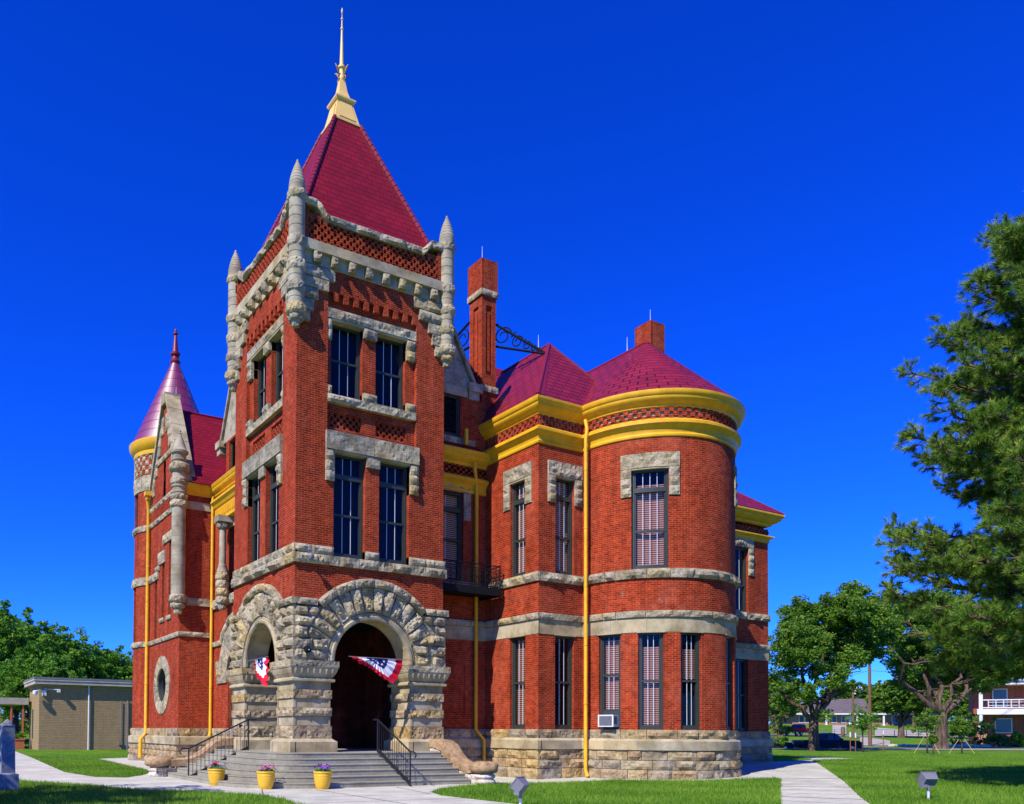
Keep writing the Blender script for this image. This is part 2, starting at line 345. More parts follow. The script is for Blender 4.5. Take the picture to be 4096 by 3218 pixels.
rng = random.Random(7)
def cval(x, z): return x(z) if callable(x) else x
def rock(m, F, s0, s1, z0, z1, d=.06, bulge=.08, d0=-.03, nx=None, nz_=None, t=None, res=.085, mi=0, rim=.03):
    """rock-faced block: flat drafted rim, rough pillowed face"""
    t = rng.random() if t is None else t
    zm = z0 if callable(z0) is False else z0(.5)
    S0, S1 = (cval(s0, zm), cval(s1, zm))
    L = abs(S1-S0); H = abs((cval(z1, S0)-cval(z0, S0)))
    nx = nx or max(3, int(L/res)); nz_ = nz_ or max(3, int(H/res))
    off = rng.random()*50; pt = []
    pl = [(rng.uniform(.75, 1.25), rng.uniform(-2.6, 2.6), rng.uniform(-3.2, 3.2), rng.random(), rng.random()) for _ in range(4+int(L*4))]
    for j in range(nz_+1):
        row = []
        for i in range(nx+1):
            fz = j/nz_; fx = i/nx
            zz_a = cval(z0, S0+(S1-S0)*fx) if callable(z0) else z0; zz_b = cval(z1, S0+(S1-S0)*fx) if callable(z1) else z1
            z = zz_a+(zz_b-zz_a)*fz; a = cval(s0, z); b = cval(s1, z); s = a+(b-a)*fx
            e = min(1, min(fx*L, (1-fx)*L)/.07) if L > .16 else (0 if i in (0, nx) else 1)
            e2 = min(1, min(fz*H, (1-fz)*H)/.06) if H > .14 else (0 if j in (0, nz_) else 1)
            w_ = (e*e2)**.6 if e*e2 > 0 else 0
            p = F.P(s, z, 0); q = Vector(p)*2.6+Vector((off, 0, 0))
            hh = min(a_+b_*(fx-x_)*L+c_*(fz-z_)*H for a_, b_, c_, x_, z_ in pl)
            nn = max(-.25, min(1.15, hh))-.45+noise.noise(q)*.3+noise.noise(q*5.1)*.5
            row.append((F.P(s, z, d+w_*bulge*(.62+nn)), s, z, d))
        pt.append(row)
    for j in range(nz_):
        for i in range(nx):
            A, B, C_, D = pt[j][i], pt[j][i+1], pt[j+1][i+1], pt[j+1][i]
            if (i+j) % 2:
                m.face([A[0], B[0], C_[0]], [A[1:3], B[1:3], C_[1:3]], t, mi); m.face([A[0], C_[0], D[0]], [A[1:3], C_[1:3], D[1:3]], t, mi)
            else:
                m.face([A[0], B[0], D[0]], [A[1:3], B[1:3], D[1:3]], t, mi); m.face([B[0], C_[0], D[0]], [B[1:3], C_[1:3], D[1:3]], t, mi)
    bk = lambda e: F.P(e[1], e[2], d0)
    for i in range(nx):
        A, B = pt[0][i], pt[0][i+1]; m.face([bk(A), bk(B), B[0], A[0]], None, t, mi)
        A, B = pt[nz_][i], pt[nz_][i+1]; m.face([A[0], B[0], bk(B), bk(A)], None, t, mi)
    for j in range(nz_):
        A, B = pt[j][0], pt[j+1][0]; m.face([bk(A), A[0], B[0], bk(B)], None, t, mi)
        A, B = pt[j][nx], pt[j+1][nx]; m.face([A[0], bk(A), bk(B), B[0]], None, t, mi)

def course(m, F, s0, s1, z0, z1, d=.06, bulge=.08, blk=.75, gap=.018, ext0=0, ext1=0, mi=0, res=.085, d0=-.03):
    s1 += ext1; L = s1-s0; n = max(1, int(round(L/blk))); cuts = [0]
    for i in range(1, n): cuts.append((i+rng.uniform(-.28, .28))/n)
    cuts.append(1)
    for i in range(n): rock(m, F, s0+L*cuts[i]+(gap/2 if i else 0), s0+L*cuts[i+1]-(gap/2 if i < n-1 else 0), z0+gap/2, z1-gap/2, d, bulge, mi=mi, res=res, d0=d0)

def smooth_course(m, F, s0, s1, z0, z1, d=.05, blk=.9, ext0=0, ext1=0, d0=-.03, gap=.006):
    s1 += ext1; L = s1-s0; n = max(1, int(round(L/blk)))
    for i in range(n):
        fbox(m, F, s0+L*i/n+(gap/2 if i else 0), s0+L*(i+1)/n-(gap/2 if i < n-1 else 0), z0, z1, d0, d, t=rng.random())

def wall(m, F, s0, s1, z0, z1, holes=(), d=0, rev=.24, mi=0, step=.28, revmi=None):
    revmi = mi if revmi is None else revmi
    ss = sorted({s0, s1, *[h[0] for h in holes], *[h[1] for h in holes]}); zs = sorted({z0, z1, *[h[2] for h in holes], *[h[3] for h in holes]})
    if F.curved:
        q = []
        for a, b in zip(ss, ss[1:]):
            n = max(1, int(math.ceil((b-a)/step))); q += [a+(b-a)*i/n for i in range(n)]
        ss = q+[ss[-1]]
    for a, b in zip(ss, ss[1:]):
        if b <= s0 or a >= s1: continue
        for c, e in zip(zs, zs[1:]):
            if e <= z0 or c >= z1: continue
            ms, mz = (a+b)/2, (c+e)/2
            if any(h[0] < ms < h[1] and h[2] < mz < h[3] for h in holes): continue
            m.face([F.P(a, c, d), F.P(b, c, d), F.P(b, e, d), F.P(a, e, d)], [(a, c), (b, c), (b, e), (a, e)], .5, mi)
    for (a, b, c, e) in holes:
        r = d-rev
        m.face([F.P(a, c, d), F.P(a, e, d), F.P(a, e, r), F.P(a, c, r)], [(0, c), (0, e), (rev, e), (rev, c)], .5, revmi)
        m.face([F.P(b, e, d), F.P(b, c, d), F.P(b, c, r), F.P(b, e, r)], [(0, e), (0, c), (rev, c), (rev, e)], .5, revmi)
        m.face([F.P(a, e, d), F.P(b, e, d), F.P(b, e, r), F.P(a, e, r)], None, .5, revmi)
        m.face([F.P(b, c, d), F.P(a, c, d), F.P(a, c, r), F.P(b, c, r)], None, .5, revmi)

def sweep(m, pts, prof, closed=False, t=.5, mi=0, caps=True):
    """pts: plan polyline walked with the outside on the right; prof: (out, z) list from bottom to top"""
    n = len(pts); nr = []
    for i in range(n):
        def dr(a, b):
            v = Vector((b[0]-a[0], b[1]-a[1])); v.normalize(); return v
        if closed: d1, d2 = dr(pts[i-1], pts[i]), dr(pts[i], pts[(i+1) % n])
        else:
            d1 = dr(pts[i-1], pts[i]) if i else dr(pts[0], pts[1]); d2 = dr(pts[i], pts[i+1]) if i < n-1 else d1
        n1, n2 = Vector((d1.y, -d1.x)), Vector((d2.y, -d2.x)); b = n1+n2; b = b/max(.3, b.dot(n1)) if b.length > 1e-6 else n1
        nr.append(b)
    L = 0
    for i in range(n if closed else n-1):
        j = (i+1) % n; dl = math.hypot(pts[j][0]-pts[i][0], pts[j][1]-pts[i][1])
        for (o0, z0), (o1, z1) in zip(prof, prof[1:]):
            P = lambda k, o, z: (pts[k][0]+nr[k].x*o, pts[k][1]+nr[k].y*o, z)
            m.face([P(i, o0, z0), P(j, o0, z0), P(j, o1, z1), P(i, o1, z1)], [(L, z0+o0), (L+dl, z0+o0), (L+dl, z1+o1), (L, z1+o1)], t, mi)
        L += dl
    if caps and not closed:
        for k in (0, n-1):
            q = [(pts[k][0]+nr[k].x*o, pts[k][1]+nr[k].y*o, z) for o, z in prof]; m.face(q if k else q[::-1], t=t, mi=mi)

def lattice(m, F, s0, s1, z0, z1, d0, d1, cell=.235, row=.125, hole=.105, backmi=1, step=0):
    """brick checker work: raised bricks with square holes in staggered rows, dark behind"""
    rows = max(1, int(round((z1-z0)/row))); rh = (z1-z0)/rows
    fbox(m, F, s0, s1, z0, z1, d0-.02, d0, mi=backmi)
    for r in range(rows):
        a = s0; x = s0+(cell/2 if r % 2 else 0)-cell
        edges = []
        while x < s1:
            h0, h1 = x+cell/2-hole/2, x+cell/2+hole/2
            if h1 > s0 and h0 < s1: edges.append((max(h0, s0), min(h1, s1)))
            x += cell
        cur = s0
        for h0, h1 in edges+[(s1, s1)]:
            if h0-cur > .01: fbox(m, F, cur, h0, z0+r*rh, z0+(r+1)*rh, d0, d1, t=rng.random(), step=.5)
            cur = h1

def window(F, s0, s1, z0, z1, parent, rail=None, transom=None, bars=2, blind=None, d=-.14, fw=.075, barcol='bar', louver=False):
    m = MB()
    for a, b, c, e, dd in ((s0, s0+fw, z0, z1, .03), (s1-fw, s1, z0, z1, .03), (s0+fw, s1-fw, z0, z0+fw*1.1, .03), (s0+fw, s1-fw, z1-fw, z1, .03)):
        fbox(m, F, a, b, c, e, d-.1, d+dd)
    i0, i1 = s0+fw, s1-fw
    for a, b in ((i0, i0+.045), (i1-.045, i1)): fbox(m, F, a, b, z0+fw, z1-fw, d-.1, d)
    if rail: fbox(m, F, i0, i1, rail-.035, rail+.035, d-.08, d+.012)
    if transom: fbox(m, F, i0, i1, transom-.08, transom+.08, d-.08, d+.035)
    fbox(m, F, i0, i1, z0+fw, z0+fw+.07, d-.08, d-.01)
    o = m.build('window', 'frame', parent)
    if louver:
        m = MB(); z = z0+fw
        while z < z1-fw-.06:
            m.face([F.P(i0, z, d+.01), F.P(i1, z, d+.01), F.P(i1, z+.07, d-.07), F.P(i0, z+.07, d-.07)]); z += .085
        m.build('louver', 'frame', o)
    else:
        m = MB(); fbox(m, F, i0+.03, i1-.03, z0+fw, z1-fw, d-.045, d-.035, step=5); m.build('pane', 'glass', o)
        m = MB(); inset = .10
        wdt = i1-i0-.09
        bb = MB()
        lo, hi = z0+fw+.08, z1-fw-.02
        ks = [k/(bars+1) for k in range(1, bars+1)]
        for k in ks:
            x = i0+.045+wdt*k; fbox(bb, F, x-.009, x+.009, lo, hi, d-.034, d-.022)
        if bars: bb.build('glazing_bar', barcol, o)
    m = MB()
    if blind:
        zt = z1-fw; zb = zt-(z1-z0-2*fw)*blind[1]; zt2 = zt-(z1-z0-2*fw)*blind[0]
        fbox(m, F, i0, i1, zb, zt2, d-.16, d-.15, step=5); m.build('blind', 'blind', o)
    m = MB(); fbox(m, F, s0-.02, s1+.02, z0-.02, z1+.02, d-.42, d-.40, step=5)  # near-black backing sheet, the darkness of the unlit room as a colour
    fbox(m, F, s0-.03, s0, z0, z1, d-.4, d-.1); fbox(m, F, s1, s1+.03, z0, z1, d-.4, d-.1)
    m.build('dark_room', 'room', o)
    return o
# ================================================================ the courthouse
W = 5.65
def gz(x, y):
    """ground height: level by the tower, a little higher to the right, rising away beyond the street"""
    z = .3*min(1, max(0, (x-8)/17.0))
    d = (x-CAM.x)*math.cos(YAW)+(y-CAM.y)*math.sin(YAW)
    pts = [(70, 0), (85, .15), (94, .4), (150, 1.35), (172, 2.6), (195, 3.75), (260, 4.6), (600, 6)]
    if d > 70:
        for (a, za), (b, zb) in zip(pts, pts[1:]):
            if a <= d <= b or b == 600: z += za+(zb-za)*min(1, max(0, (d-a)/(b-a))); break
    return z

CH = thing('courthouse', 'red brick courthouse with grey stone trim, a tall square tower and crimson roofs', 'courthouse')
stone, sbase, ashl, walls, backing, porch = MB(), MB(), MB(), MB(), MB(), MB()
FR, FL = Fr(0, 0, 1, 0), Fr(0, W, 0, -1)
CS, CZ = 2.825, 3.93

def tower_face(F, mirror):
    c = W-2.795 if mirror else 2.795
    X = (lambda a, b: (W-b, W-a)) if mirror else (lambda a, b: (a, b))
    wins2 = [X(1.35, 2.53), X(3.05, 4.24)]; wins3 = [X(1.27, 2.45), X(2.96, 4.14)]
    # --- ground floor: stone wall with a round arch
    n = 28; r = 1.43
    # backing wall above the springing, with the arch cut out
    ts = [math.pi*i/n for i in range(n+1)]
    top = 5.66
    for i in range(n):
        a, b = ts[i], ts[i+1]
        pa, pb = (CS-r*math.cos(a), CZ+r*math.sin(a)), (CS-r*math.cos(b), CZ+r*math.sin(b))
        stone.face([F.P(*pa), F.P(*pb), F.P(pb[0], top), F.P(pa[0], top)], t=.3)
        # intrados of the arch
        ashl.face([F.P(pa[0], pa[1], 0), F.P(pa[0], pa[1], -.8), F.P(pb[0], pb[1], -.8), F.P(pb[0], pb[1], 0)], t=((i//3)*.37) % 1)
    for a, b in ((0, CS-r), (CS+r, W)):
        stone.face([F.P(a, 3.9), F.P(b, 3.9), F.P(b, top), F.P(a, top)], t=.3)
        stone.face([F.P(a, 3.9, -.8), F.P(b, 3.9, -.8), F.P(b, 3.9, 0), F.P(a, 3.9, 0)], t=.3)
    # inner face of the same wall
    for i in range(n):
        a, b = ts[i], ts[i+1]
        pa, pb = (CS-r*math.cos(a), CZ+r*math.sin(a)), (CS-r*math.cos(b), CZ+r*math.sin(b))
        porch.face([F.P(pb[0], pb[1], -.8), F.P(pa[0], pa[1], -.8), F.P(pa[0], 5.75, -.8), F.P(pb[0], 5.75, -.8)])
    for a, b in ((.3, CS-r), (CS+r, W-.3)): porch.face([F.P(b, 3.9, -.8), F.P(a, 3.9, -.8), F.P(a, 5.75, -.8), F.P(b, 5.75, -.8)])
    # smooth rounded arch ring
    PF = Polar(F, CS, CZ)
    for i in range(n):
        a, b = ts[i], ts[i+1]; tt = ((i//2)*.61) % 1
        prof = [(1.40, -.05), (1.40, .03), (1.45, .075), (1.53, .085), (1.57, .04), (1.62, .05), (1.68, .0)]
        for (r0, d0), (r1, d1) in zip(prof, prof[1:]):
            ashl.face([PF.P(a, r0, d0), PF.P(b, r0, d0), PF.P(b, r1, d1), PF.P(a, r1, d1)], t=tt)
    # rough voussoirs and the hood above them
    a0 = R_(25.5); nv = 12; cuts = [a0+(math.pi-2*a0)*i/nv for i in range(nv+1)]
    for a, b in zip(cuts, cuts[1:]): rock(stone, PF, a+.008, b-.008, 1.69, 2.49, .07, .15, -.05, nx=6, nz_=11)
    ah = math.asin((5.66-CZ)/2.5)-.03
    nh = 6
    for i in range(nh):
        a, b = ah+(math.pi-2*ah)*i/nh, ah+(math.pi-2*ah)*(i+1)/nh
        rock(stone, PF, a+.004, b-.004, 2.50, 2.77, .15, .10, -.05, nx=12, nz_=4)
    # coursed blocks left and right of the arch
    zs = [3.9, 4.26, 4.62, 5.0, 5.33, 5.65]
    def edge(z):
        dz = z-CZ
        if z <= 4.62: return CS-math.sqrt(max(.01, 1.69**2-dz*dz))
        if z <= 5.02: return CS-dz/math.tan(a0)
        return CS-math.sqrt(2.5**2-dz*dz)
    for k in range(5):
        za, zb = zs[k]+.007, zs[k+1]-.007; sp = .62 if k % 2 else .45
        e = edge((za+zb)/2)
        if e < .8:
            rock(stone, F, 0, lambda z: edge(z)-.01, za, zb, .06, .15); rock(stone, F, lambda z: W-edge(z)+.01, W+.07, za, zb, .06, .15)
        else:
            rock(stone, F, 0, sp, za, zb, .06, .15); rock(stone, F, sp+.012, lambda z: edge(z)-.01, za, zb, .06, .15)
            rock(stone, F, W-sp, W+.07, za, zb, .06, .15); rock(stone, F, lambda z: W-edge(z)+.01, W-sp-.012, za, zb, .06, .15)
    es = CS-2.77*math.cos(math.asin((5.77-CZ)/2.77))
    course(stone, F, 0, es, 5.66, 5.89, .15, .07, .6, ext0=.15); course(stone, F, W-es, W, 5.66, 5.89, .15, .07, .6, ext1=.15)
    # --- brick storeys
    holes = [(a, b, 7.34, 10.76) for a, b in wins2]
    wall(walls, F, 0, W, 5.6, 11.4, holes, 0, .26)
    course(stone, F, 0, W, 7.0, 7.33, .09, .13, 1.05, ext0=.10, ext1=.10)
    segs = [(0, wins2[0][0], 1, 0), (wins2[0][1], wins2[1][0], 0, 0), (wins2[1][1], W, 0, 1)]
    for a, b, e0, e1 in segs: course(stone, F, a, b, 7.34, 7.62, .05, .07, .6, ext0=.05*e0, ext1=.05*e1, d0=-.2)
    la, lb = X(1.04, 4.57)
    for a, b in ((la, c-.01), (c+.01, lb)): rock(stone, F, a, b, 10.80, 11.40, .12, .07, res=.11)
    for k, (a, b) in enumerate((X(1.04, 1.35), X(4.24, 4.57))):
        for j in range(3): rock(stone, F, a, b, 9.77+j*.343, 10.1+j*.343, .08, .08, d0=-.2)
    a, b = X(2.54, 3.04); rock(stone, F, a, b, 10.42, 10.79, .08, .03, d0=-.2)
    for a, b in wins2:
        fbox(ashl, F, a-.04, b+.04, 10.74, 10.80, -.26, .05, t=.5)
        window(F, a, b, 7.36, 10.74, CH, rail=8.75, transom=10.02, bars=2, d=-.2)
    # third storey: field set back between the corner piers
    D = -.14; p0, p1 = X(1.10, 4.50)
    holes = [(a, b, 12.64, 15.12) for a, b in wins3]
    pan = [X(1.24, 2.42), X(2.98, 4.16)]
    ph = [(a, b, 11.6, 12.08) for a, b in pan]
    wall(walls, F, p0, p1, 11.4, 15.98, holes+ph, D, .2)
    for a, b in pan: lattice(backing, F, a, b, 11.6, 12.08, D-.15, D-.05)
    for a, b in ((0, p0), (p1, W)): wall(walls, F, a, b, 11.4, 15.98, (), 0)
    walls.face([F.P(p0, 11.4, 0), F.P(p0, 15.98, 0), F.P(p0, 15.98, D), F.P(p0, 11.4, D)], [(0, 11.4), (0, 15.98), (.14, 15.98), (.14, 11.4)])
    walls.face([F.P(p1, 11.4, D), F.P(p1, 15.98, D), F.P(p1, 15.98, 0), F.P(p1, 11.4, 0)], [(0, 11.4), (0, 15.98), (.14, 15.98), (.14, 11.4)])
    walls.face([F.P(p0, 11.4, D), F.P(p0, 11.4, 0), F.P(p1, 11.4, 0), F.P(p1, 11.4, D)])
    for a, b in ((p0+.01, c-.006), (c+.006, p1-.01)): rock(stone, F, a, b, 12.36, 12.63, .02, .10, d0=D-.1)
    for a, b in (X(1.11, 1.27), X(2.45, 2.96), X(4.14, 4.49)): rock(stone, F, a, b, 12.64, 12.92, -.02, .07, d0=D-.15)
    for a, b in ((p0+.01, c-.006), (c+.006, p1-.01)): rock(stone, F, a, b, 15.14, 15.46, 0, .09, d0=D-.1)
    for a, b in (X(1.11, 1.27), X(4.14, 4.49)):
        for j in range(2): rock(stone, F, a, b, 14.42+j*.355, 14.76+j*.355, -.03, .07, d0=D-.15)
    a, b = X(2.45, 2.96); rock(stone, F, a, b, 14.78, 15.12, -.03, .07, d0=D-.15)
    for a, b in wins3:
        fbox(ashl, F, a-.03, b+.03, 15.08, 15.14, D-.22, -.02, t=.5)
        window(F, a, b, 12.66, 15.08, CH, rail=13.9, bars=2, d=D-.2)
    # brick teeth under the flush wall
    k = 0; x = p0
    while x < p1-.2:
        fbox(walls, F, x+.19, min(x+.38, p1), 15.70, 15.98, D, 0); x += .38
    walls.face([F.P(p0, 15.98, D), F.P(p1, 15.98, D), F.P(p1, 15.98, 0), F.P(p0, 15.98, 0)])
    wall(walls, F, 0, W, 15.98, 16.70, (), 0)
    # corner corbels
    for za, zb, ln in ((16.28, 16.63, 1.30), (15.9, 16.24, 1.08), (15.53, 15.87, .70), (15.14, 15.50, .55), (14.78, 15.10, .42)):
        rock(stone, F, 0, ln, za, zb, .10, .07); rock(stone, F, W-ln, W+.10, za, zb, .10, .07)
    # bracket table, plain band, brick checker parapet and rough coping
    smooth_course(ashl, F, 0, W, 16.69, 17.07, .04, .66, ext0=.04, ext1=.04)
    for k in range(1, 9): rock(stone, F, .64*k-.14, .64*k+.14, 16.72, 17.06, .17, .11, d0=0, nx=4, nz_=5)
    smooth_course(ashl, F, 0, W, 17.07, 17.39, .2, .66, ext0=.2, ext1=.2, d0=-.1)
    lattice(backing, F, .35, W-.35, 17.39, 18.15, -.02, .1)
    wall(walls, F, -.09, .36, 17.39, 18.5, (), .09); wall(walls, F, W-.36, W+.09, 17.39, 18.5, (), .09)
    for a, b in ((.36, .8), (W-.8, W-.36)): wall(walls, F, a, b, 18.13, 18.3, (), .09)
    def cop(s):
        e = min(s, W-s); q = min(1, max(0, (1.0-e)/.42)); q = q*q*(3-2*q); return 18.14+.38*q
    cs_ = [0, .62, 1.05, 2.05, 3.05, 3.95, 4.6, 5.03, 5.80]
    for a, b in zip(cs_, cs_[1:]): rock(stone, F, a+.005, b-.005, cop, lambda s: cop(s)+.25, .15, .09, -.25, nx=9, nz_=4)
tower_face(FR, False); tower_face(FL, True)
# the two tower sides turned away
for F in (Fr(W, 0, 0, 1), Fr(W, W, -1, 0)):
    wall(walls, F, 0, W, 3.9, 17.39, (), 0)
    smooth_course(ashl, F, 0, W, 17.07, 17.39, .2, .9, d0=-.1); wall(walls, F, 0, W, 17.39, 18.2, (), .09)
    rock(stone, F, 0, W+.15, 18.14, 18.39, .15, .05, -.25, nx=40, nz_=4)
# piers with banded stone, plinth and carved capital
def rects(x0, y0, x1, y1): return [(Fr(x0, y0, 1, 0), x1-x0), (Fr(x1, y0, 0, 1), y1-y0), (Fr(x1, y1, -1, 0), x1-x0), (Fr(x0, y1, 0, -1), y1-y0)]
PR = 1.31
for (x0, y0) in ((0, 0), (W-PR, 0), (0, W-PR)):
    for F, L in rects(x0, y0, x0+PR, y0+PR):
        rows = [(1.40, 1.83, 1), (1.83, 2.12, 0), (2.12, 2.41, 1), (2.41, 2.69, 0), (2.69, 2.98, 1), (2.98, 3.22, 0)]
        for za, zb, rough in rows:
            if rough: course(sbase, F, 0, L, za, zb, .03, .12, 1.4, ext0=.03, ext1=.03, res=.075)
            else: smooth_course(ashl, F, 0, L, za, zb, -.02, .66, d0=-.08)
        smooth_course(ashl, F, 0, L, .90, 1.31, .17, .74, ext0=.17, ext1=.17)
        ashl.face([F.P(-.17, 1.31, .17), F.P(L+.17, 1.31, .17), F.P(L+.03, 1.41, .03), F.P(-.03, 1.41, .03)], t=.4)
        pr = [(0, 3.22), (.06, 3.22), (.10, 3.25), (.10, 3.31), (.06, 3.35), (.03, 3.36)]
        for (a, za), (b, zb) in zip(pr, pr[1:]): ashl.face([F.P(-a, za, a), F.P(L+a, za, a), F.P(L+b, zb, b), F.P(-b, zb, b)], t=.4)
        pr = [(.03, 3.36), (.07, 3.42), (.12, 3.50), (.16, 3.60), (.17, 3.67), (.19, 3.67), (.19, 3.70)]
        for (a, za), (b, zb) in zip(pr, pr[1:]): ashl.face([F.P(-a, za, a), F.P(L+a, za, a), F.P(L+b, zb, b), F.P(-b, zb, b)], t=.45)
        ne = 7
        for k in range(ne):                                   # carved eggs
            c = (k+.5)*(L+.2)/ne-.1; w_ = (L+.2)/ne*.38
            for (ha, za), (hb, zb) in (((.3, 3.41), (.9, 3.48)), ((.9, 3.48), (1, 3.57)), ((1, 3.57), (.95, 3.64))):
                dd = lambda z: .03+.14*(z-3.36)/.31+.0
                A = [F.P(c-w_*ha, za, dd(za)+.005), F.P(c, za, dd(za)+.05*ha+.01), F.P(c+w_*ha, za, dd(za)+.005)]
                B = [F.P(c-w_*hb, zb, dd(zb)+.005), F.P(c, zb, dd(zb)+.055*hb+.01), F.P(c+w_*hb, zb, dd(zb)+.005)]
                ashl.face([A[0], A[1], B[1], B[0]], t=.5); ashl.face([A[1], A[2], B[2], B[1]], t=.5)
            A = [F.P(c-w_*.95, 3.64, .16), F.P(c, 3.64, .22), F.P(c+w_*.95, 3.64, .16)]; ashl.face([A[0], A[1], A[2]], t=.5)
        ashl.face([F.P(-.2, 3.70, .2), F.P(L+.2, 3.70, .2), F.P(L+.2, 3.70, -.1), F.P(-.2, 3.70, -.1)], t=.4)
        course(stone, F, 0, L, 3.69, 3.91, .20, .05, 1.7, ext0=.20, ext1=.20, d0=-.2, res=.075)
# porch: floor, back walls, ceiling, door
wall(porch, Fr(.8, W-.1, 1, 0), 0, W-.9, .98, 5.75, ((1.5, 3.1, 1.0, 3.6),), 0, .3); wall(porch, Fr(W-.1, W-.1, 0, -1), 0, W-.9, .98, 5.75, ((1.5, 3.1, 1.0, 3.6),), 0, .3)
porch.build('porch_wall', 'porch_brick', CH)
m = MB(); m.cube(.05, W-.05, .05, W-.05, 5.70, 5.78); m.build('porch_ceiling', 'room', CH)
for F in (Fr(.8, W-.1, 1, 0), Fr(W-.1, W-.1, 0, -1)):
    m = MB(); fbox(m, F, 1.5, 3.1, .98, 3.6, -.28, -.2); 
    for a, b, c, e in ((1.6, 2.25, 1.1, 2.0), (2.35, 3.0, 1.1, 2.0), (1.6, 2.25, 2.1, 3.4), (2.35, 3.0, 2.1, 3.4)): fbox(m, F, a, b, c, e, -.2, -.18)
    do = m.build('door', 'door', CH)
    m = MB(); m.tube([F.P(2.3, 1.95, -.12), F.P(2.3, 2.25, -.12)], .015); m.build('handle', 'grey_metal', do)

# corner columns of the tower
def ring_col(cx, cy):
    m = MB(); prof = []
    r = .262
    def seg(z0, z1): m.lathe(cx, cy, [(r, z0), (r, z1)], 20, t=rng.random())
    tip = [(0, 14.5), (.1, 14.5), (r, 14.9)]
    for z_ in (15.36, 16.07, 16.81, 17.66, 17.95, 18.24): tip += [(r, z_-.02), (r-.014, z_-.008), (r-.014, z_+.008), (r, z_+.02)]
    tip += [(r, 18.5), (.29, 18.86)]
    n = 9; z = 18.86; R0 = .275
    for k in range(n):
        f0, f1 = k/n, (k+1)/n; ra = R0*(1-f0**1.9)*1.0; rb = R0*(1-min(.985, f1)**1.9)*.97; zb = 18.86+1.02*f1; za = 18.86+1.02*f0
        tip += [(max(ra, .02), za+.012), (max(rb, .02)+.016, zb-.02), (max(rb, .0)+(.0 if k < n-1 else 0), zb)]
    tip[-1] = (0, 19.90)
    m.lathe(cx, cy, tip, 20, t=.4)
    o = m.build('corner_column', 'col_stone', CH, smooth=35)
    m = MB()
    def rough(z0, z1, R, amp=.04, nn=34, nzz=6):
        off = rng.random()*99
        P = []
        for j in range(nzz+1):
            f = j/nzz; bulg = math.sin(math.pi*f)**.45 if 0 < f < 1 else 0
            row = []
            for i in range(nn):
                a = 2*math.pi*i/nn; base = R*.80+R*.20*bulg
                q = noise.noise(Vector((math.cos(a)*3+off, math.sin(a)*3, (z0+(z1-z0)*f)*6)))+.5*noise.noise(Vector((math.cos(a)*8+off, math.sin(a)*8, (z0+(z1-z0)*f)*16)))
                rr = base+amp*q*(1 if 0 < f < 1 else .3); row.append((cx+rr*math.cos(a), cy+rr*math.sin(a), z0+(z1-z0)*f))
            P.append(row)
        tt = rng.random()
        for j in range(nzz):
            for i in range(nn): m.face([P[j][i], P[j][(i+1) % nn], P[j+1][(i+1) % nn], P[j+1][i]], None, tt)
        m.face(P[0][::-1], None, tt); m.face(P[-1], None, tt)
    for a, b, R in ((18.53, 18.87, .315), (17.0, 17.38, .315), (16.24, 16.63, .315), (15.54, 15.91, .315), (14.86, 15.2, .34), (14.66, 14.88, .25), (14.48, 14.68, .13)): rough(a, b, R)
    m.build('rough_ring', 'stone', o)
    return o
for cx, cy in ((-.05, -.05), (W+.05, -.05), (-.05, W+.05), (W+.05, W+.05)): ring_col(cx, cy)

# tower roof
m = MB(); cx, cy = 2.83, 2.83
def hw(z): return .52+(23.75-z)*.3956
zr = [18.05, 23.75]
q = lambda h, z, sx, sy, ox=0, oy=0: (cx+sx*h+ox, cy+sy*h+oy, z)
cr = [(-1, -1), (1, -1), (1, 1), (-1, 1)]; OX, OY = .09, -.05
for i in range(4):
    a, b = cr[i], cr[(i+1) % 4]
    m.face([q(hw(18.3), 18.3, *a), q(hw(18.3), 18.3, *b), q(.52, 23.75, *b, OX, OY), q(.52, 23.75, *a, OX, OY)])
troof = m.build('tower_roof', 'roof', CH)
m = MB()
for i in range(4):
    a, b = cr[i], cr[(i+1) % 4]
    m.face([q(2.72, 17.9, *a), q(2.72, 17.9, *b), q(hw(18.3)+.0, 18.42, *b), q(hw(18.3), 18.42, *a)])
    p0, p1 = Vector(q(hw(18.4), 18.4, *a)), Vector(q(.52, 23.75, *a, OX, OY))
    n = 26
    for k in range(n):
        s, e = p0.lerp(p1, k/n), p0.lerp(p1, (k+1)/n); m.tube([s, e], [.085, .068], 8)
m.build('hip_tile', 'roof_flat', troof, smooth=40)
m = MB(); ox, oy = cx+OX, cy+OY
def sq(prof):
    for (a, za), (b, zb) in zip(prof, prof[1:]):
        for i in range(4):
            c, d = cr[i], cr[(i+1) % 4]
            m.face([(ox+c[0]*a, oy+c[1]*a, za), (ox+d[0]*a, oy+d[1]*a, za), (ox+d[0]*b, oy+d[1]*b, zb), (ox+c[0]*b, oy+c[1]*b, zb)])
sq([(.50, 23.68), (.58, 23.68), (.58, 23.75), (.50, 23.79), (.31, 24.60), (.36, 24.62), (.40, 24.68), (.40, 24.74), (.26, 24.80), (.17, 25.1), (.10, 25.55), (.08, 25.62)])
for i in range(4):
    a, b = cr[i], cr[(i+1) % 4]
    P = lambda f, h, z, o: tuple(Vector((ox+a[0]*h, oy+a[1]*h, z)).lerp(Vector((ox+b[0]*h, oy+b[1]*h, z)), f))
    nn = Vector(((a[0]+b[0])/2, (a[1]+b[1])/2, .25))*.02
    pts = [Vector(P(.14, .48, 23.88, 0))+nn, Vector(P(.86, .48, 23.88, 0))+nn, Vector(P(.86, .335, 24.52, 0))+nn, Vector(P(.14, .335, 24.52, 0))+nn]; m.face(pts)
spire = m.build('gilded_spire', 'pale_yellow', CH)
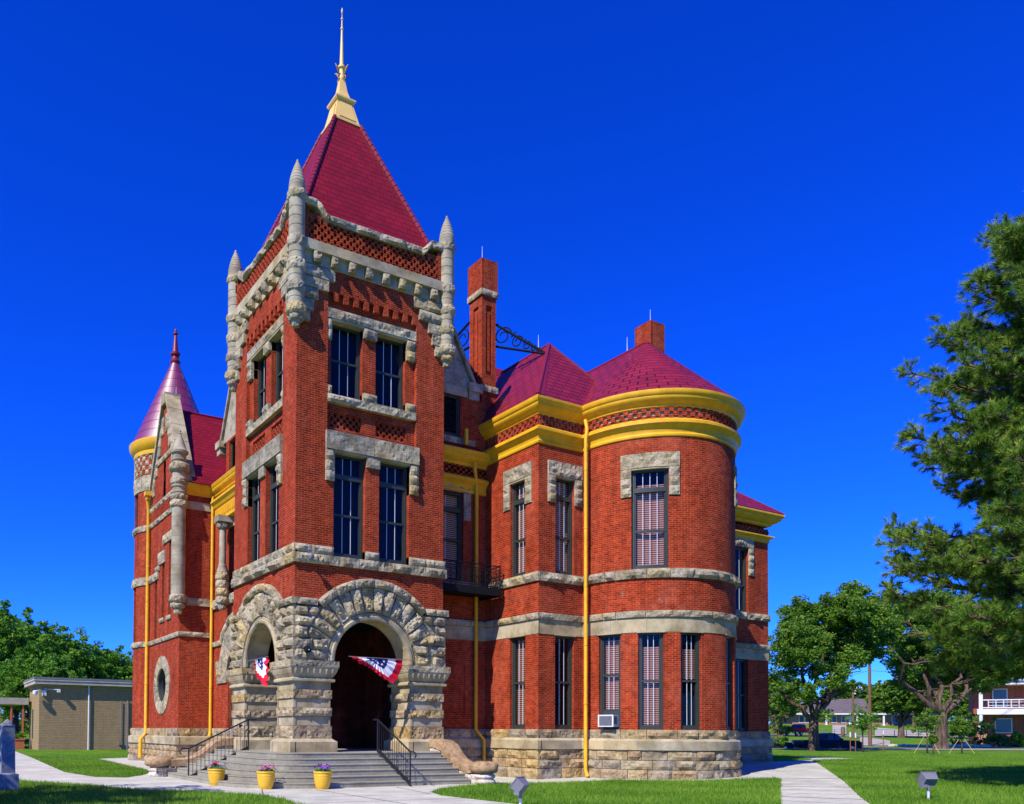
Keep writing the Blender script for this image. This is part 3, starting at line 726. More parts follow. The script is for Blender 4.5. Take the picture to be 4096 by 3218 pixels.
m = MB(); m.lathe(ox, oy, [(.08, 25.55), (.11, 25.62), (.12, 25.7), (.085, 25.78), (.085, 26.0), (.14, 26.06), (.14, 26.12), (.08, 26.18), (.055, 26.9), (.035, 27.5), (.06, 27.53), (.06, 27.57), (.028, 27.6), (.022, 27.88), (.045, 27.9), (.045, 27.94), (.018, 27.96), (.014, 28.15), (.04, 28.2), (.03, 28.27), (0, 28.36)], 14)
m.build('rod', 'pale_yellow', spire, smooth=35)
m = MB()
for k in range(4):
    a = math.pi/2*k+.35; dx, dy = math.cos(a), math.sin(a)
    m.tube([(ox+dx*(.10+.10*math.sin(t_)), oy+dy*(.10+.10*math.sin(t_)), 25.66-.09*math.cos(t_)) for t_ in np.linspace(0, 5, 12)], .018, 6)
    m.tube([(ox+dx*r_, oy+dy*r_, z_) for r_, z_ in ((.12, 25.75), (.18, 25.85), (.24, 25.97), (.34, 26.05))], [.02, .025, .04, .012], 6)
m.build('scroll_leaf', plain('old_gold', (.45, .24, .03), .5), spire, smooth=True)

# ---------------------------------------------------------------- right hand walls
XB, YB, YL = 8.68, -1.5, 1.58
JX = 10.8
FK = Fr(W, YL, 1, 0)                                   # link wall between tower and bay
FBX = Fr(XB, YL, 0, -1); FBY = Fr(XB, YB, 1, 0)       # bay, left side and front
TCX, TCY, TR = 13.85, -1.7, 3.1
deg0 = math.degrees(math.atan2(YB-TCY, JX-TCX))
if deg0 < 0: deg0 += 360
FT = Cyl(TCX, TCY, TR, deg0); TL = FT.s(360)
def storeys(F, s0, s1, e0=0, e1=0, gb=0.0, step=None, upto=12.75, blk=.85):
    """stone plinth, string courses; e0/e1: 1 where the end is an outer corner"""
    g = gb
    for i, (za, zb) in enumerate(((g-.1, .40), (.40, .72), (.72, 1.07))):
        d = .16-.02*i; course(sbase, F, s0, s1, za, zb, d-.02, .10, blk, ext0=e0*d, ext1=e1*(d-.02), res=.09)
    d = .16
    smooth_course(ashl, F, s0, s1, 1.07, 1.38, d, 1.1, ext0=e0*d, ext1=e1*d)
    n = max(1, int((s1-s0)/.3)) if F.curved else 1
    for i in range(n):
        a, b = s0+(s1-s0)*i/n, s0+(s1-s0)*(i+1)/n; ea, eb = (e0 if i == 0 else 0), (e1 if i == n-1 else 0)
        ashl.face([F.P(a-ea*d, 1.38, d), F.P(b+eb*d, 1.38, d), F.P(b+eb*.04, 1.47, .04), F.P(a-ea*.04, 1.47, .04)], t=.5)
    course(sbase, F, s0, s1, 1.46, 1.78, .05, .08, blk, ext0=e0*.05, ext1=e1*.05, res=.1)
    smooth_course(ashl, F, s0, s1, 5.14, 5.65, .02, 1.3, ext0=e0*.02, ext1=e1*.02)
    course(stone, F, s0, s1, 5.65, 5.89, .08, .06, blk, ext0=e0*.08, ext1=e1*.08, res=.1)
    course(stone, F, s0, s1, 7.0, 7.34, .07, .11, blk, ext0=e0*.07, ext1=e1*.07, res=.1)
def surround(F, a, b, zt, zb=9.88, w=.36, lint=.5, blocks=3):
    rock(stone, F, a-w, b+w, zt, zt+lint, .06, .10, res=.1)
    h = (zt-zb)/blocks
    for k in range(blocks):
        rock(stone, F, a-w, a-.003, zb+k*h, zb+(k+1)*h-.012, .05, .06, d0=-.15); rock(stone, F, b+.003, b+w, zb+k*h, zb+(k+1)*h-.012, .05, .06, d0=-.15)
    fbox(ashl, F, a-.03, b+.03, zt-.06, zt, -.2, .04, t=.5)
def std_window(F, a, b, upper, blind=None, bars=2):
    if upper:
        surround(F, a, b, 10.86); window(F, a, b, 7.35, 10.80, CH, rail=8.68, transom=10.11, bars=bars, blind=blind, d=-.14)
    else:
        fbox(ashl, F, a-.04, b+.04, 5.12, 5.17, -.14, .05, t=.5)
        window(F, a, b, 1.79, 5.12, CH, rail=3.46, bars=bars, blind=blind, d=-.14)
# link wall
storeys(FK, 0, XB-W)
hl = [(.55, 1.97, 7.34, 10.70)]
wall(walls, FK, 0, XB-W, 0, 14.4, hl+[(.2, 1.82, 12.80, 14.42)], 0, .24)
rock(stone, FK, .25, 2.3, 10.72, 11.18, .04, .04, res=.1)
for j in range(3): rock(stone, FK, 1.98, 2.3, 9.68+j*.345, 10.02+j*.345, .04, .03)
window(FK, .55, 1.97, 7.35, 10.70, CH, rail=8.9, transom=10.05, bars=1, blind=(0, 1), d=-.14)
window(FK, .2, 1.82, 12.82, 14.38, CH, louver=True, d=-.1)
course(stone, FK, .1, 2.5, 12.55, 12.80, .04, .05, .8); smooth_course(ashl, FK, 0, 2.2, 14.40, 14.75, .03, .9)
for a, b, c, e in ((.35, 2.4, 2.1, 4.55), (.35, 2.05, 2.35, 4.2)): 
    for s in ((a, b, e, e+.05), (b, b+.05, c, e+.05), (a, b, c, c+.05)): fbox(walls, FK, *s, 0, .03)
# bay
storeys(FBX, 0, 3.08, 0, 1); storeys(FBY, 0, JX-XB, 1, 0)
bx = [(1.50, 2.37)]; by = [(.77, 1.67)]
for F, L, ws in ((FBX, 3.08, bx), (FBY, JX-XB, by)):
    hs_ = [(a, b, 1.78, 5.14) for a, b in ws]+[(a, b, 7.34, 10.86) for a, b in ws]
    wall(walls, F, 0, L, 0, 12.52, hs_, 0, .2)
    for a, b in ws:
        std_window(F, a, b, True, (0, 1)); std_window(F, a, b, False, (0, 1) if F is FBX else None)
# round tower end
storeys(FT, 0, TL, 0, 0, gb=.05)
deg = lambda a: FT.s(a)
lowers = [(190.6, 206.0), (217.0, 232.4), (243.2, 257.6), (280.8, 296.2), (306, 321.4), (333, 348.4)]
uppers = [(212.9, 235.8), (304, 327)]
hs_ = [(deg(a), deg(b), 1.78, 5.14) for a, b in lowers]+[(deg(a), deg(b), 7.34, 10.84) for a, b in uppers]
wall(walls, FT, 0, TL, 0, 12.52, hs_, 0, .2, step=.2)
for a, b in uppers: std_window(FT, deg(a), deg(b), True, (.12, 1), bars=3)
for k, (a, b) in enumerate(lowers):
    if k == 0:
        fbox(ashl, FT, deg(a)-.04, deg(b)+.04, 5.12, 5.17, -.14, .05, t=.5)
        window(FT, deg(a), deg(b), 2.33, 5.12, CH, rail=3.7, bars=2, blind=(.03, 1))
        m = MB(); fbox(m, FT, deg(a), deg(b), 1.79, 2.33, -.2, -.12); m.build('infill_panel', 'frame', CH)
    else: std_window(FT, deg(a), deg(b), False, (.15, .47) if k == 2 else (.12, 1))
m = MB(); sweep(m, [(TCX+TR, 3.0), (TCX+TR+.75, 3.0), (TCX+TR+.75, 8)], [(o, z-1.5) for o, z in [(0, 12.9), (.3, 13.1), (.5, 13.3), (.5, 13.4), (0, 13.45)]]); sweep(m, [(TCX+TR, 3.0), (TCX+TR+.75, 3.0), (TCX+TR+.75, 8)], [(0, 10.6), (.25, 10.8), (.25, 10.9), (0, 11)]); m.build('side_cornice', 'yellow', CH)
wall(walls, Fr(TCX+TR, 3.0, 1, 0), 0, .75, 0, 11.9); wall(walls, Fr(TCX+TR+.75, 3.0, 0, 1), 0, 5, 0, 11.9)
# sides and back of the wing and of the main block, all out of view
FW2 = Fr(TCX+TR, TCY, 0, 1)
storeys(FW2, 0, 6, gb=.1); wall(walls, FW2, 0, 12, 0, 13.0)
# frieze of brick checker work and the yellow cornices
arc = [(TCX+TR*math.cos(R_(d)), TCY+TR*math.sin(R_(d))) for d in np.linspace(deg0, 360, 40)]
path = [(XB, 6.0), (XB, YB)]+arc+[(TCX+TR, 10)]
_UP = [(0, 12.90), (.10, 12.91), (.12, 12.95), (.13, 12.99), (.26, 13.02), (.36, 13.09), (.40, 13.14), (.40, 13.19), (.45, 13.22), (.50, 13.30), (.50, 13.38), (.40, 13.42), (0, 13.44)]
_LO = [(0, 11.88), (.07, 11.90), (.09, 11.96), (.05, 12.02), (.07, 12.14), (.14, 12.22), (.26, 12.28), (.30, 12.31), (.30, 12.40), (.22, 12.44), (0, 12.54)]
UP = [(o*.72, z+.06*min(1, o*3)) for o, z in _UP]; LO = [(o*.72, z+.02) for o, z in _LO]
m = MB(); sweep(m, path, UP); cor = m.build('eaves_gutter', 'yellow', CH, smooth=30)
m = MB(); sweep(m, path, LO); m.build('lower_cornice', 'yellow', CH, smooth=30)
m = MB(); kx = 12.52
for F, L in ((FBX, 3.08), (FBY, JX-XB), (FT, TL)): lattice(m, F, 0, L, 12.48, 12.92, -.03, .05, cell=.30, row=.147, hole=.14, backmi=1)
m.build('brick_checker_frieze', ['brick', 'ashlar'], CH)
dz = -1.16
lk = [(W, YL), (XB-.02, YL)]
m = MB(); sweep(m, lk, [(o, z+dz) for o, z in UP]); m.build('eaves_gutter', 'yellow', CH, smooth=30)
m = MB(); sweep(m, lk, [(o, z+dz) for o, z in LO]); m.build('lower_cornice', 'yellow', CH, smooth=30)
m = MB(); lattice(m, FK, 0, XB-W, 11.33, 11.77, 0.0, .05, cell=.26, row=.11, hole=.13); m.build('brick_checker_frieze', ['brick', 'ashlar'], CH)
# dormer over the link wall
def gable(F, c, half, z0, zap, depth, name='dormer_gable', kneel=True):
    m = MB()
    m.face([F.P(c-half, z0), F.P(c+half, z0), F.P(c, zap)])
    m.build(name, 'stone', CH)
    for sgn in (-1, 1):
        n = 5
        for k in range(n):
            a = lambda f: (c+sgn*(half+.1)*(1-f), z0-.05+(zap-z0+.1)*f)
            (sa, za), (sb, zb) = a(k/n), a((k+1)/n-.01)
            th = .26; q = [(sa, za), (sb, zb), (sb, zb+th), (sa, za+th)]
            for dd, rev_ in ((.12, 0), (-.35, 1)):
                p = [F.P(x, z, dd) for x, z in q]; stone.face(p if sgn < 0 else p[::-1], t=.3+.1*k)
            for (x1, z1), (x2, z2) in zip(q, q[1:]+q[:1]): stone.face([F.P(x1, z1, .12), F.P(x2, z2, .12), F.P(x2, z2, -.35), F.P(x1, z1, -.35)], t=.3+.1*k)
        if kneel:
            s_ = c+sgn*(half+.12); fbox(stone, F, s_-.42, s_+.2, z0-.12, z0+.2, -.35, .2, t=.3, back=True); fbox(stone, F, s_-.38, s_+.1, z0-.42, z0-.13, -.35, .12, t=.5, back=True)
    m = MB()
    ap0, ap1 = F.P(c, zap-.05, -.3), F.P(c, zap-.05, -depth)
    for sgn in (-1, 1):
        e0, e1 = F.P(c+sgn*half, z0-.1, -.3), F.P(c+sgn*half, z0-.1, -depth); m.face([e0, e1, ap1, ap0] if sgn > 0 else [ap0, ap1, e1, e0])
    m.build('dormer_roof', 'roof_lap', CH)
gable(FK, 1.05, 1.35, 14.75, 17.4, 6)
# chimney beside it
def chimney(cx0, cx1, cy0, cy1, z0, z1, bands, panels=True):
    m = MB(); parts = []
    D = .05
    for F, L in rects(cx0, cy0, cx1, cy1):
        hs = [(L*.36, L*.64, z0+2.0, z1-1.7)] if panels else []
        if panels: 
            wall(m, F, 0, L, z0, z1-1.22, [(L*.30, L*.72, 15.75, 18.5)], 0, .07)
            fbox(m, F, L*.30, L*.72, 15.75, 18.5, -.1, -.07); fbox(m, F, L*.42, L*.60, 15.9, 18.25, -.07, -.02)
        else: wall(m, F, 0, L, z0, z1-1.22, (), 0)
        fbox(m, F, 0, L+.05, z1-1.22, z1, -.02, .05)
    m.face([(cx0, cy0, z1-.01), (cx1, cy0, z1-.01), (cx1, cy1, z1-.01), (cx0, cy1, z1-.01)])
    o = m.build('chimney', 'brick', CH)
    for za, zb in bands:
        m = MB()
        for F, L in rects(cx0, cy0, cx1, cy1): course(m, F, 0, L, za, zb, .07, .035, .5, ext0=.07, ext1=.07, d0=-.02)
        m.build('stone_band', 'stone', o)
    m = MB(); m.cube(cx0+.02, cx1-.02, cy0+.02, cy1-.02, z1, z1+.05); m.build('cap', 'roof_flat', o)
    m = MB(); m.tube([(cx0+.08, cy0+.1, z1), (cx0+.08, cy0+.1, z1+.55)], [.012, .006], 6); m.build('lightning_rod', 'white', o)
    return o
c1 = chimney(8.77, 9.46, 2.0, 2.82, 12.6, 20.3, [(15.02, 15.28), (18.85, 19.10)])
c2 = chimney(17.0, 17.75, .95, 1.75, 15.5, 19.45, [(16.95, 17.2)], False)
# scrolled iron braces
def brace(p0t, p0b, tip):
    m = MB(); a, b, c = Vector(p0t), Vector(p0b), Vector(tip)
    m.tube([a, c], .05, 6); m.tube([b, c], .05, 6); m.tube([a, b], .04, 6)
    u = (c-b); L = u.length; u.normalize(); v = Vector((0, 0, 1)); v = (v-u*v.dot(u)).normalized(); H = (a-b).dot(v)
    pos = .22*1; x = L*.02
    for k in range(6):
        h = H*(1-x/L)*.90; r = h*.46
        if r < .04: break
        cx_ = x+r; cy_ = h*.5+.02
        m.tube([b+u*(cx_+r*(1-t_/14)*math.cos(t_))+v*(cy_+r*(1-t_/14)*math.sin(t_)) for t_ in np.linspace(0, 9.5, 34)], .026, 5)
        m.tube([b+u*(cx_+r)+v*(cy_), b+u*(cx_+r*1.25)+v*(cy_+r*.6)], .024, 5)
        x += 2*r*1.04
    m.build('iron_brace', 'iron', CH)
brace((9.46, 2.4, 18.15), (9.46, 2.4, 17.15), (10.75, .45, 16.33))
brace((8.85, 2.82, 18.2), (8.85, 2.82, 17.15), (8.5, 5.6, 17.15))
# roofs of the bay and of the round ended wing
m = MB()
ze = 13.46; PK = (11.2, .85, 16.98); e = .33
A, B = (XB-e, YB-e, ze), (13.9, YB-e, ze)
m.face([A, B, PK]); m.face([(XB-e, 9, ze), A, PK, (PK[0], 9, PK[2])]); m.face([B, (13.9, 9, ze), (PK[0], 9, PK[2]), PK])
broof = m.build('bay_roof', 'roof_lap', CH)
m = MB(); m.tube([A, PK], .07, 8); m.tube([B, PK], .05, 8); m.tube([PK, (PK[0], 9, PK[2])], .05, 8)
u = (Vector(PK)-Vector(A)).normalized()
m.face([Vector(A)+Vector((.0, 0, .03)), Vector(A)+Vector((.32, 0, .03)), Vector(PK)+Vector((.1, 0, .03)), Vector(PK)+Vector((0, 0, .03))])
m.build('ridge_cap', 'roof_flat', broof)
m = MB(); AP = 16.66; er = TR+e
m.lathe(TCX, TCY, [(er, ze), (0, AP)], 56, R_(180), R_(360), uvr=er*.62)
m.face([(TCX-er, 9, ze), (TCX-er, TCY, ze), (TCX, TCY, AP), (TCX, 9, AP)]); m.face([(TCX+er, TCY, ze), (TCX+er, 9, ze), (TCX, 9, AP), (TCX, TCY, AP)])
rr = m.build('round_wing_roof', 'roof_lap', CH)
m = MB(); m.tube([(TCX, TCY, AP), (TCX, 9, AP)], .05, 8); m.lathe(TCX, TCY, [(.12, AP-.08), (.05, AP+.03), (0, AP+.05)], 12); m.build('ridge_cap', 'roof_flat', rr)
m = MB(); m.tube([(TCX-.1, TCY+.9, AP), (TCX-.1, TCY+.9, AP+.55)], [.014, .006], 6); m.build('lightning_rod', 'white', CH); m = MB(); m.tube([(PK[0]-.2, PK[1]+.4, PK[2]), (PK[0]-.2, PK[1]+.4, PK[2]+.5)], [.014, .006], 6); m.build('lightning_rod', 'white', CH)
# right hand far block
YK = 1.1; X0, X1 = 19.5, 25.08
FQ = Fr(X0, YK, 1, 0); FQ2 = Fr(X1, YK, 0, 1); LQ = X1-X0
storeys(FQ, 0, LQ, 0, 1, gb=.2); storeys(FQ2, 0, 6, 1, 0, gb=.25)
hs_ = [(2.95, 4.12, 7.30, 10.36), (2.75, 4.08, 1.78, 5.14), (.6, 1.8, 7.3, 10.36), (.6, 1.8, 1.78, 5.14)]
wall(walls, FQ, 0, LQ, 0, 11.2, hs_, 0, .24); wall(walls, FQ2, 0, 9, 0, 11.2)
for a, b, c, d_ in hs_:
    window(FQ, a, b, c+.01, d_-.01, CH, rail=(8.6 if c > 5 else 3.46), transom=None, bars=2)
for a in (.6, 2.95):
    b = a+1.17; rock(stone, FQ, a-.3, b+.36, 10.40, 10.82, .05, .04, res=.1)
    for j in range(4): rock(stone, FQ, b+.003, b+.36, 9.1+j*.32, 9.41+j*.32, .05, .06, d0=-.1)
    PFq = Polar(FQ, (a+b)/2, 10.0)
    for j in range(4): rock(stone, PFq, R_(50+20*j), R_(69+20*j), .52, .70, .07, .05, nx=4, nz_=3)
bp = [(X0, YK), (X1, YK), (X1, 8)]
dz = -1.38
m = MB(); sweep(m, bp, [(o*1.5, z+dz+.02) for o, z in UP]); m.build('eaves_gutter', 'yellow', CH, smooth=30)
m = MB(); sweep(m, bp, [(o, z*.6+3.62) for o, z in LO]); m.build('lower_cornice', 'yellow', CH, smooth=30)
m = MB(); lattice(m, FQ, 0, LQ, 11.10, 11.42, -.02, .05, cell=.26, row=.11, hole=.12); m.build('brick_checker_frieze', ['brick', 'ashlar'], CH)
m = MB(); ze = 12.12; A = (X1+.5, YK-.5, ze); P = (22.4, 3.2, 14.35); m.face([(X0, YK-.5, ze), A, P, (X0, 3.2, 14.35)]); m.face([A, (X1+.5, 8, ze), (22.4, 8, 14.35), P])
o = m.build('far_block_roof', 'roof_lap', CH); m = MB(); m.tube([A, P], .05, 6); m.build('ridge_cap', 'roof_flat', o)

# ---------------------------------------------------------------- left hand walls
WX, WY, RX = .56, 14.8, 2.2
FA = Fr(WX, 20.6, 0, -1); LA_ = 20.6-WY; FBm = Fr(WX, WY, 1, 0); FC = Fr(RX, WY, 0, -1); LC = WY-W
Y2 = lambda y: 20.6-y
def low(F, s0, s1, e0=0, e1=0, gb=0):
    for i, (za, zb) in enumerate(((gb-.1, .33), (.33, .65), (.65, .97))):
        d = .16-.02*i; course(sbase, F, s0, s1, za, zb, d, .07, .9, ext0=e0*d, ext1=e1*d, res=.12)
    d = .2
    smooth_course(ashl, F, s0, s1, .97, 1.32, d, 1.1, ext0=e0*d, ext1=e1*d)
    n = max(1, int((s1-s0)/.3)) if F.curved else 1
    for i in range(n):
        a, b = s0+(s1-s0)*i/n, s0+(s1-s0)*(i+1)/n; ea, eb = (e0 if i == 0 else 0), (e1 if i == n-1 else 0)
        ashl.face([F.P(a-ea*d, 1.32, d), F.P(b+eb*d, 1.32, d), F.P(b+eb*.04, 1.38, .04), F.P(a-ea*.04, 1.38, .04)], t=.5)
    course(sbase, F, s0, s1, 1.37, 1.76, .06, .09, 1.0, ext0=e0*.06, ext1=e1*.06, res=.12)
low(FA, 0, LA_, 0, 1); low(FBm, 0, RX-WX, 1, 0); low(FC, 0, LC)
course(stone, FA, 0, LA_, 6.12, 6.36, .07, .06, .9, ext1=.07, res=.12); course(stone, FBm, 0, RX-WX, 6.12, 6.36, .07, .06, .8, ext0=.07, res=.12)
course(stone, FBm, .3, RX-WX, 7.62, 8.0, .06, .07, .9, res=.12)
# wing face towards the left: round window, three stepped slits, checker band
hc, zc, rc = Y2(17.75), 3.92, .88
slits = [(Y2(19.42), Y2(18.95), 6.40, 9.45), (Y2(18.05), Y2(17.56), 7.35, 10.10), (Y2(16.78), Y2(16.35), 7.35, 11.04)]
sqh = (hc-rc-.02, hc+rc+.02, zc-rc-.02, zc+rc+.02)
wall(walls, FA, 0, LA_, 0, 13.5, slits+[sqh], 0, .28)
PFc = Polar(FA, hc, zc)
for k in range(18):
    a, b = 2*math.pi*k/18, 2*math.pi*(k+1)/18; rock(stone, PFc, a+.01, b-.01, .86, 1.48, .05, .035, nx=4, nz_=5)
m = MB(); n = 40
for k in range(n):
    a, b = 2*math.pi*k/n, 2*math.pi*(k+1)/n
    for r0, r1, d0, d1 in ((.87, .87, .05, -.2), (.87, .78, -.2, -.2), (.78, .78, -.2, -.26)):
        m.face([PFc.P(a, r0, d0), PFc.P(b, r0, d0), PFc.P(b, r1, d1), PFc.P(a, r1, d1)])
ow = m.build('round_window', 'frame', CH, smooth=30)
m = MB(); m.face([PFc.P(2*math.pi*k/n, .79, -.24) for k in range(n)]); m.build('pane', 'glass', ow)
m = MB(); m.face([PFc.P(2*math.pi*k/n, .9, -.5) for k in range(n)]); m.build('dark_room', 'room', ow)  # black disc behind the pane, painted in for the unlit interior
for a, b, c, d_ in slits: window(FA, a, b, c, d_, CH, rail=(c+d_)/2, bars=0, fw=.06, d=-.18)
for (ya, yb, za, zb) in ((20.6, 19.46, 9.45, 9.85), (19.46, 18.66, 9.45, 9.85), (19.1, 18.45, 9.86, 10.12), (18.6, 17.9, 10.12, 10.75), (17.9, 17.35, 10.12, 10.75), (17.75, 17.0, 11.05, 11.5), (17.0, 16.0, 11.05, 11.5)):
    rock(stone, FA, Y2(ya)+.005, Y2(yb)-.005, za+.005, zb-.005, .07, .08, res=.12)
rock(stone, FA, Y2(18.3), Y2(17.45), 7.12, 7.33, .07, .05); rock(stone, FA, Y2(17.0), Y2(16.2), 7.12, 7.33, .07, .05)
course(stone, FA, 0, LA_, 12.40, 12.66, .06, .07, .8, res=.12); course(stone, FA, 0, LA_, 13.22, 13.48, .06, .07, .8, res=.12)
lattice(backing, FA, 0, LA_, 12.66, 13.22, -.02, .05, cell=.26, row=.14, hole=.12)
# stepped gable
gy, gz0, gzt = 17.75, 13.5, 18.35
def gedge(z): return max(.3, (gzt-z)/(gzt-gz0)*2.95)
m = MB(); m2 = MB(); sy0 = Y2(gy)
n = 12
for k in range(n):
    za, zb = gz0+(gzt-gz0)*k/n, gz0+(gzt-gz0)*(k+1)/n; h0, h1 = gedge(za), gedge(zb)
    slot = za < 15.3
    parts = [(-h0, -h1, -.22, -.22), (.22, .22, h0, h1)] if slot else [(-h0, -h1, h0, h1)]
    for a0, a1, b0, b1 in parts:
        walls.face([FA.P(sy0+a0, za), FA.P(sy0+b0, za), FA.P(sy0+b1, zb), FA.P(sy0+a1, zb)])
        walls.face([FA.P(sy0+b0, za, -.5), FA.P(sy0+a0, za, -.5), FA.P(sy0+a1, zb, -.5), FA.P(sy0+b1, zb, -.5)])
for k in range(9):
    za = gz0+.05+k*.46; zb = za+.44
    if zb > gzt-.3: break
    wd = .62 if k % 2 else .38
    for sg in (-1, 1):
        e0, e1 = gedge(za), gedge(zb)
        if sg < 0: rock(stone, FA, lambda z: sy0-gedge(z)-.05, lambda z: sy0-gedge((za+zb)/2)+wd, za, zb, .05, .05, nx=5, nz_=4)
        else: rock(stone, FA, lambda z: sy0+gedge((za+zb)/2)-wd, lambda z: sy0+gedge(z)+.05, za, zb, .05, .05, nx=5, nz_=4)
window(FA, sy0-.22, sy0+.22, 13.52, 15.3, CH, bars=0, rail=14.4, d=-.15)
course(stone, FA, sy0-gedge(15.45)+.1, sy0+gedge(15.45)-.1, 15.38, 15.66, .06, .06, .7, res=.12)
for sg in (-1, 1):                                     # sloping coping slabs with depth
    n = 5
    for k in range(n):
        f0, f1 = k/n, (k+1)/n-.008
        p = lambda f: (sy0+sg*(3.15*(1-f)+.25*f), gz0+.05+(gzt+.1-gz0)*f)
        (sa, za), (sb, zb) = p(f0), p(f1); th = .16
        q = [(sa, za), (sb, zb), (sb, zb+th*2), (sa, za+th*2)]
        for (x1, z1), (x2, z2) in zip(q, q[1:]+q[:1]): ashl.face([FA.P(x1, z1, .12), FA.P(x2, z2, .12), FA.P(x2, z2, -.62), FA.P(x1, z1, -.62)], t=.2*k)
        for dd in (.12, -.62): ashl.face([FA.P(x, z, dd) for x, z in q], t=.2*k)
fbox(ashl, FA, sy0-.34, sy0+.34, 18.2, 18.78, -.68, .16, t=.2, back=True)
m = MB(); m.tube([FA.P(sy0+.1, 18.78, -.5), FA.P(sy0+.1, 19.25, -.5)], [.014, .006], 6); m.build('lightning_rod', 'white', CH)
# wing front, narrow strip beside the recess
wall(walls, FBm, 0, RX-WX, 0, 13.5)
smooth_course(ashl, FBm, .2, RX-WX, 12.26, 12.64, .04, 1.1)
lattice(backing, FBm, .2, RX-WX, 12.72, 13.14, -.03, .03, cell=.3, row=.07, hole=.1)
# corner column on the wing
ccx, ccy = WX-.12, WY-.12
m = MB()
wp = [(0, 7.3), (.1, 7.3), (.33, 7.9)]
for z in np.arange(8.06, 12.2, .46): wp += [(.33, z-.01), (.318, z), (.33, z+.01)]
wp += [(.33, 12.4)]
m.lathe(ccx, ccy, wp+[(.32, 12.85), (.36, 12.9), (.36, 12.95), (.32, 13.0), (.32, 13.12), (.37, 13.18), (.37, 13.26), (.33, 13.3), (.33, 13.92), (.30, 14.3), (.30, 14.42), (.34, 14.46), (.34, 14.5), (.31, 14.54), (.31, 14.74), (.40, 14.8), (.42, 14.9), (.36, 14.95), (.30, 15.1), (.16, 15.5), (.07, 15.72), (.09, 15.76), (.05, 15.82), (.06, 15.9), (0, 15.97)], 22, t=.2)
oc = m.build('corner_column', 'col_stone', CH, smooth=35)
m = MB()
def rough_ring(m, cx, cy, z0, z1, R, amp=.05, nn=28, nzz=6, flat=.8):
    off = rng.random()*99; P = []
    for j in range(nzz+1):
        f = j/nzz; bulg = math.sin(math.pi*f)**.45 if 0 < f < 1 else 0; row = []
        for i in range(nn):
            a = 2*math.pi*i/nn; v3 = Vector((math.cos(a)*3+off, math.sin(a)*3, (z0+(z1-z0)*f)*6))
            rr = R*flat+R*(1-flat)*bulg+amp*(noise.noise(v3)+.5*noise.noise(v3*2.6))*(1 if 0 < f < 1 else .3)
            row.append((cx+rr*math.cos(a), cy+rr*math.sin(a), z0+(z1-z0)*f))
        P.append(row)
    tt = rng.random()
    for j in range(nzz):
        for i in range(nn): m.face([P[j][i], P[j][(i+1) % nn], P[j+1][(i+1) % nn], P[j+1][i]], None, tt)
    m.face(P[0][::-1], None, tt); m.face(P[-1], None, tt)
for a, b, R in ((12.2, 12.55, .43), (12.55, 12.87, .40), (13.28, 13.64, .42), (13.9, 14.32, .49), (7.68, 8.07, .42), (7.42, 7.70, .33), (7.16, 7.44, .2)): rough_ring(m, ccx, ccy, a, b, R)
m.build('rough_ring', 'stone', oc)
rock(stone, FA, LA_-.55, LA_, 7.45, 7.85, .1, .1)
# recessed wall beside the tower
ys = lambda y: WY-y
hr = [(ys(12.49), ys(11.3), 7.9, 11.0)]
wall(walls, FC, 0, LC, 0, 13.0, hr+[(ys(12.5), ys(9.4), 1.78, 5.0)], 0, .3)
window(FC, *hr[0], CH, rail=9.2, bars=1, d=-.2)
window(FC, ys(12.5), ys(9.4), 1.79, 4.98, CH, rail=3.4, bars=3, d=-.2)
PFr = Polar(FC, ys(10.95), 4.05)
for k in range(9): rock(stone, PFr, R_(4+19*k), R_(4+19*(k+1))-.01, 1.6, 2.75, .08, .1, nx=5, nz_=8)
for k in range(5): rock(stone, PFr, R_(38+21*k), R_(38+21*(k+1))-.01, 2.76, 3.02, .14, .06, nx=8, nz_=4)
for k, (za, zb) in enumerate(((1.78, 3.86, ), )): pass
for j in range(3): rock(stone, FC, ys(13.9+.1*j), ys(12.55), 3.86+j*.36, 4.2+j*.36, .08, .08)
course(stone, FC, 0, ys(13.2), 5.65, 5.9, .08, .06, .8)
for a, b, zb in ((ys(13.05), ys(12.49), 0), ): 
    for j in range(3): rock(stone, FC, a, b-.01, 7.95+j*.38, 8.3+j*.38, .05, .06)
course(stone, FC, 0, ys(11.2), 7.45, 7.9, .12, .1, .8)
smooth_course(ashl, FC, ys(12.6), LC, 11.0, 11.35, .03, 1)
colx, coly = RX-.42, 12.22
m = MB(); m.lathe(colx, coly, [(.26, 8.86), (.25, 8.95), (.18, 9.14), (.19, 9.18), (.16, 9.22), (.15, 10.78), (.19, 10.82), (.16, 10.86), (.2, 11.0), (.27, 11.1)], 18)
m.cube(colx-.32, colx+.4, coly-.32, coly+.32, 11.14, 11.42); oc = m.build('recess_column', 'col_stone', CH, smooth=35)
m = MB()
for a, b, R in ((10.86, 11.15, .28), (8.48, 8.86, .31), (8.12, 8.48, .31), (7.76, 8.12, .31), (7.42, 7.77, .28), (7.15, 7.44, .18)): rough_ring(m, colx, coly, a, b, R)
m.build('rough_ring', 'stone', oc)
cp = [(RX, WY-.05), (RX, W+.05)]
UP2 = [(o*.8, z-12.72+12.74) for o, z in UP]
m = MB(); sweep(m, [(WX+.2, WY), (RX, WY), (RX, W+.05)], UP2); m.build('eaves_gutter', 'yellow', CH, smooth=30)
LO2 = [(.0, 11.40), (.30, 11.42), (.30, 12.08), (.36, 12.12), (.42, 12.24), (.52, 12.34), (.52, 12.44), (.2, 12.56), (0, 12.6)]
m = MB(); sweep(m, [(RX, 13.75), (RX, W+.05)], LO2)
y_ = 13.6
while y_ > 6: m.cube(RX-.36, RX-.30, y_-.16, y_-.06, 11.62, 11.98); y_ -= .22
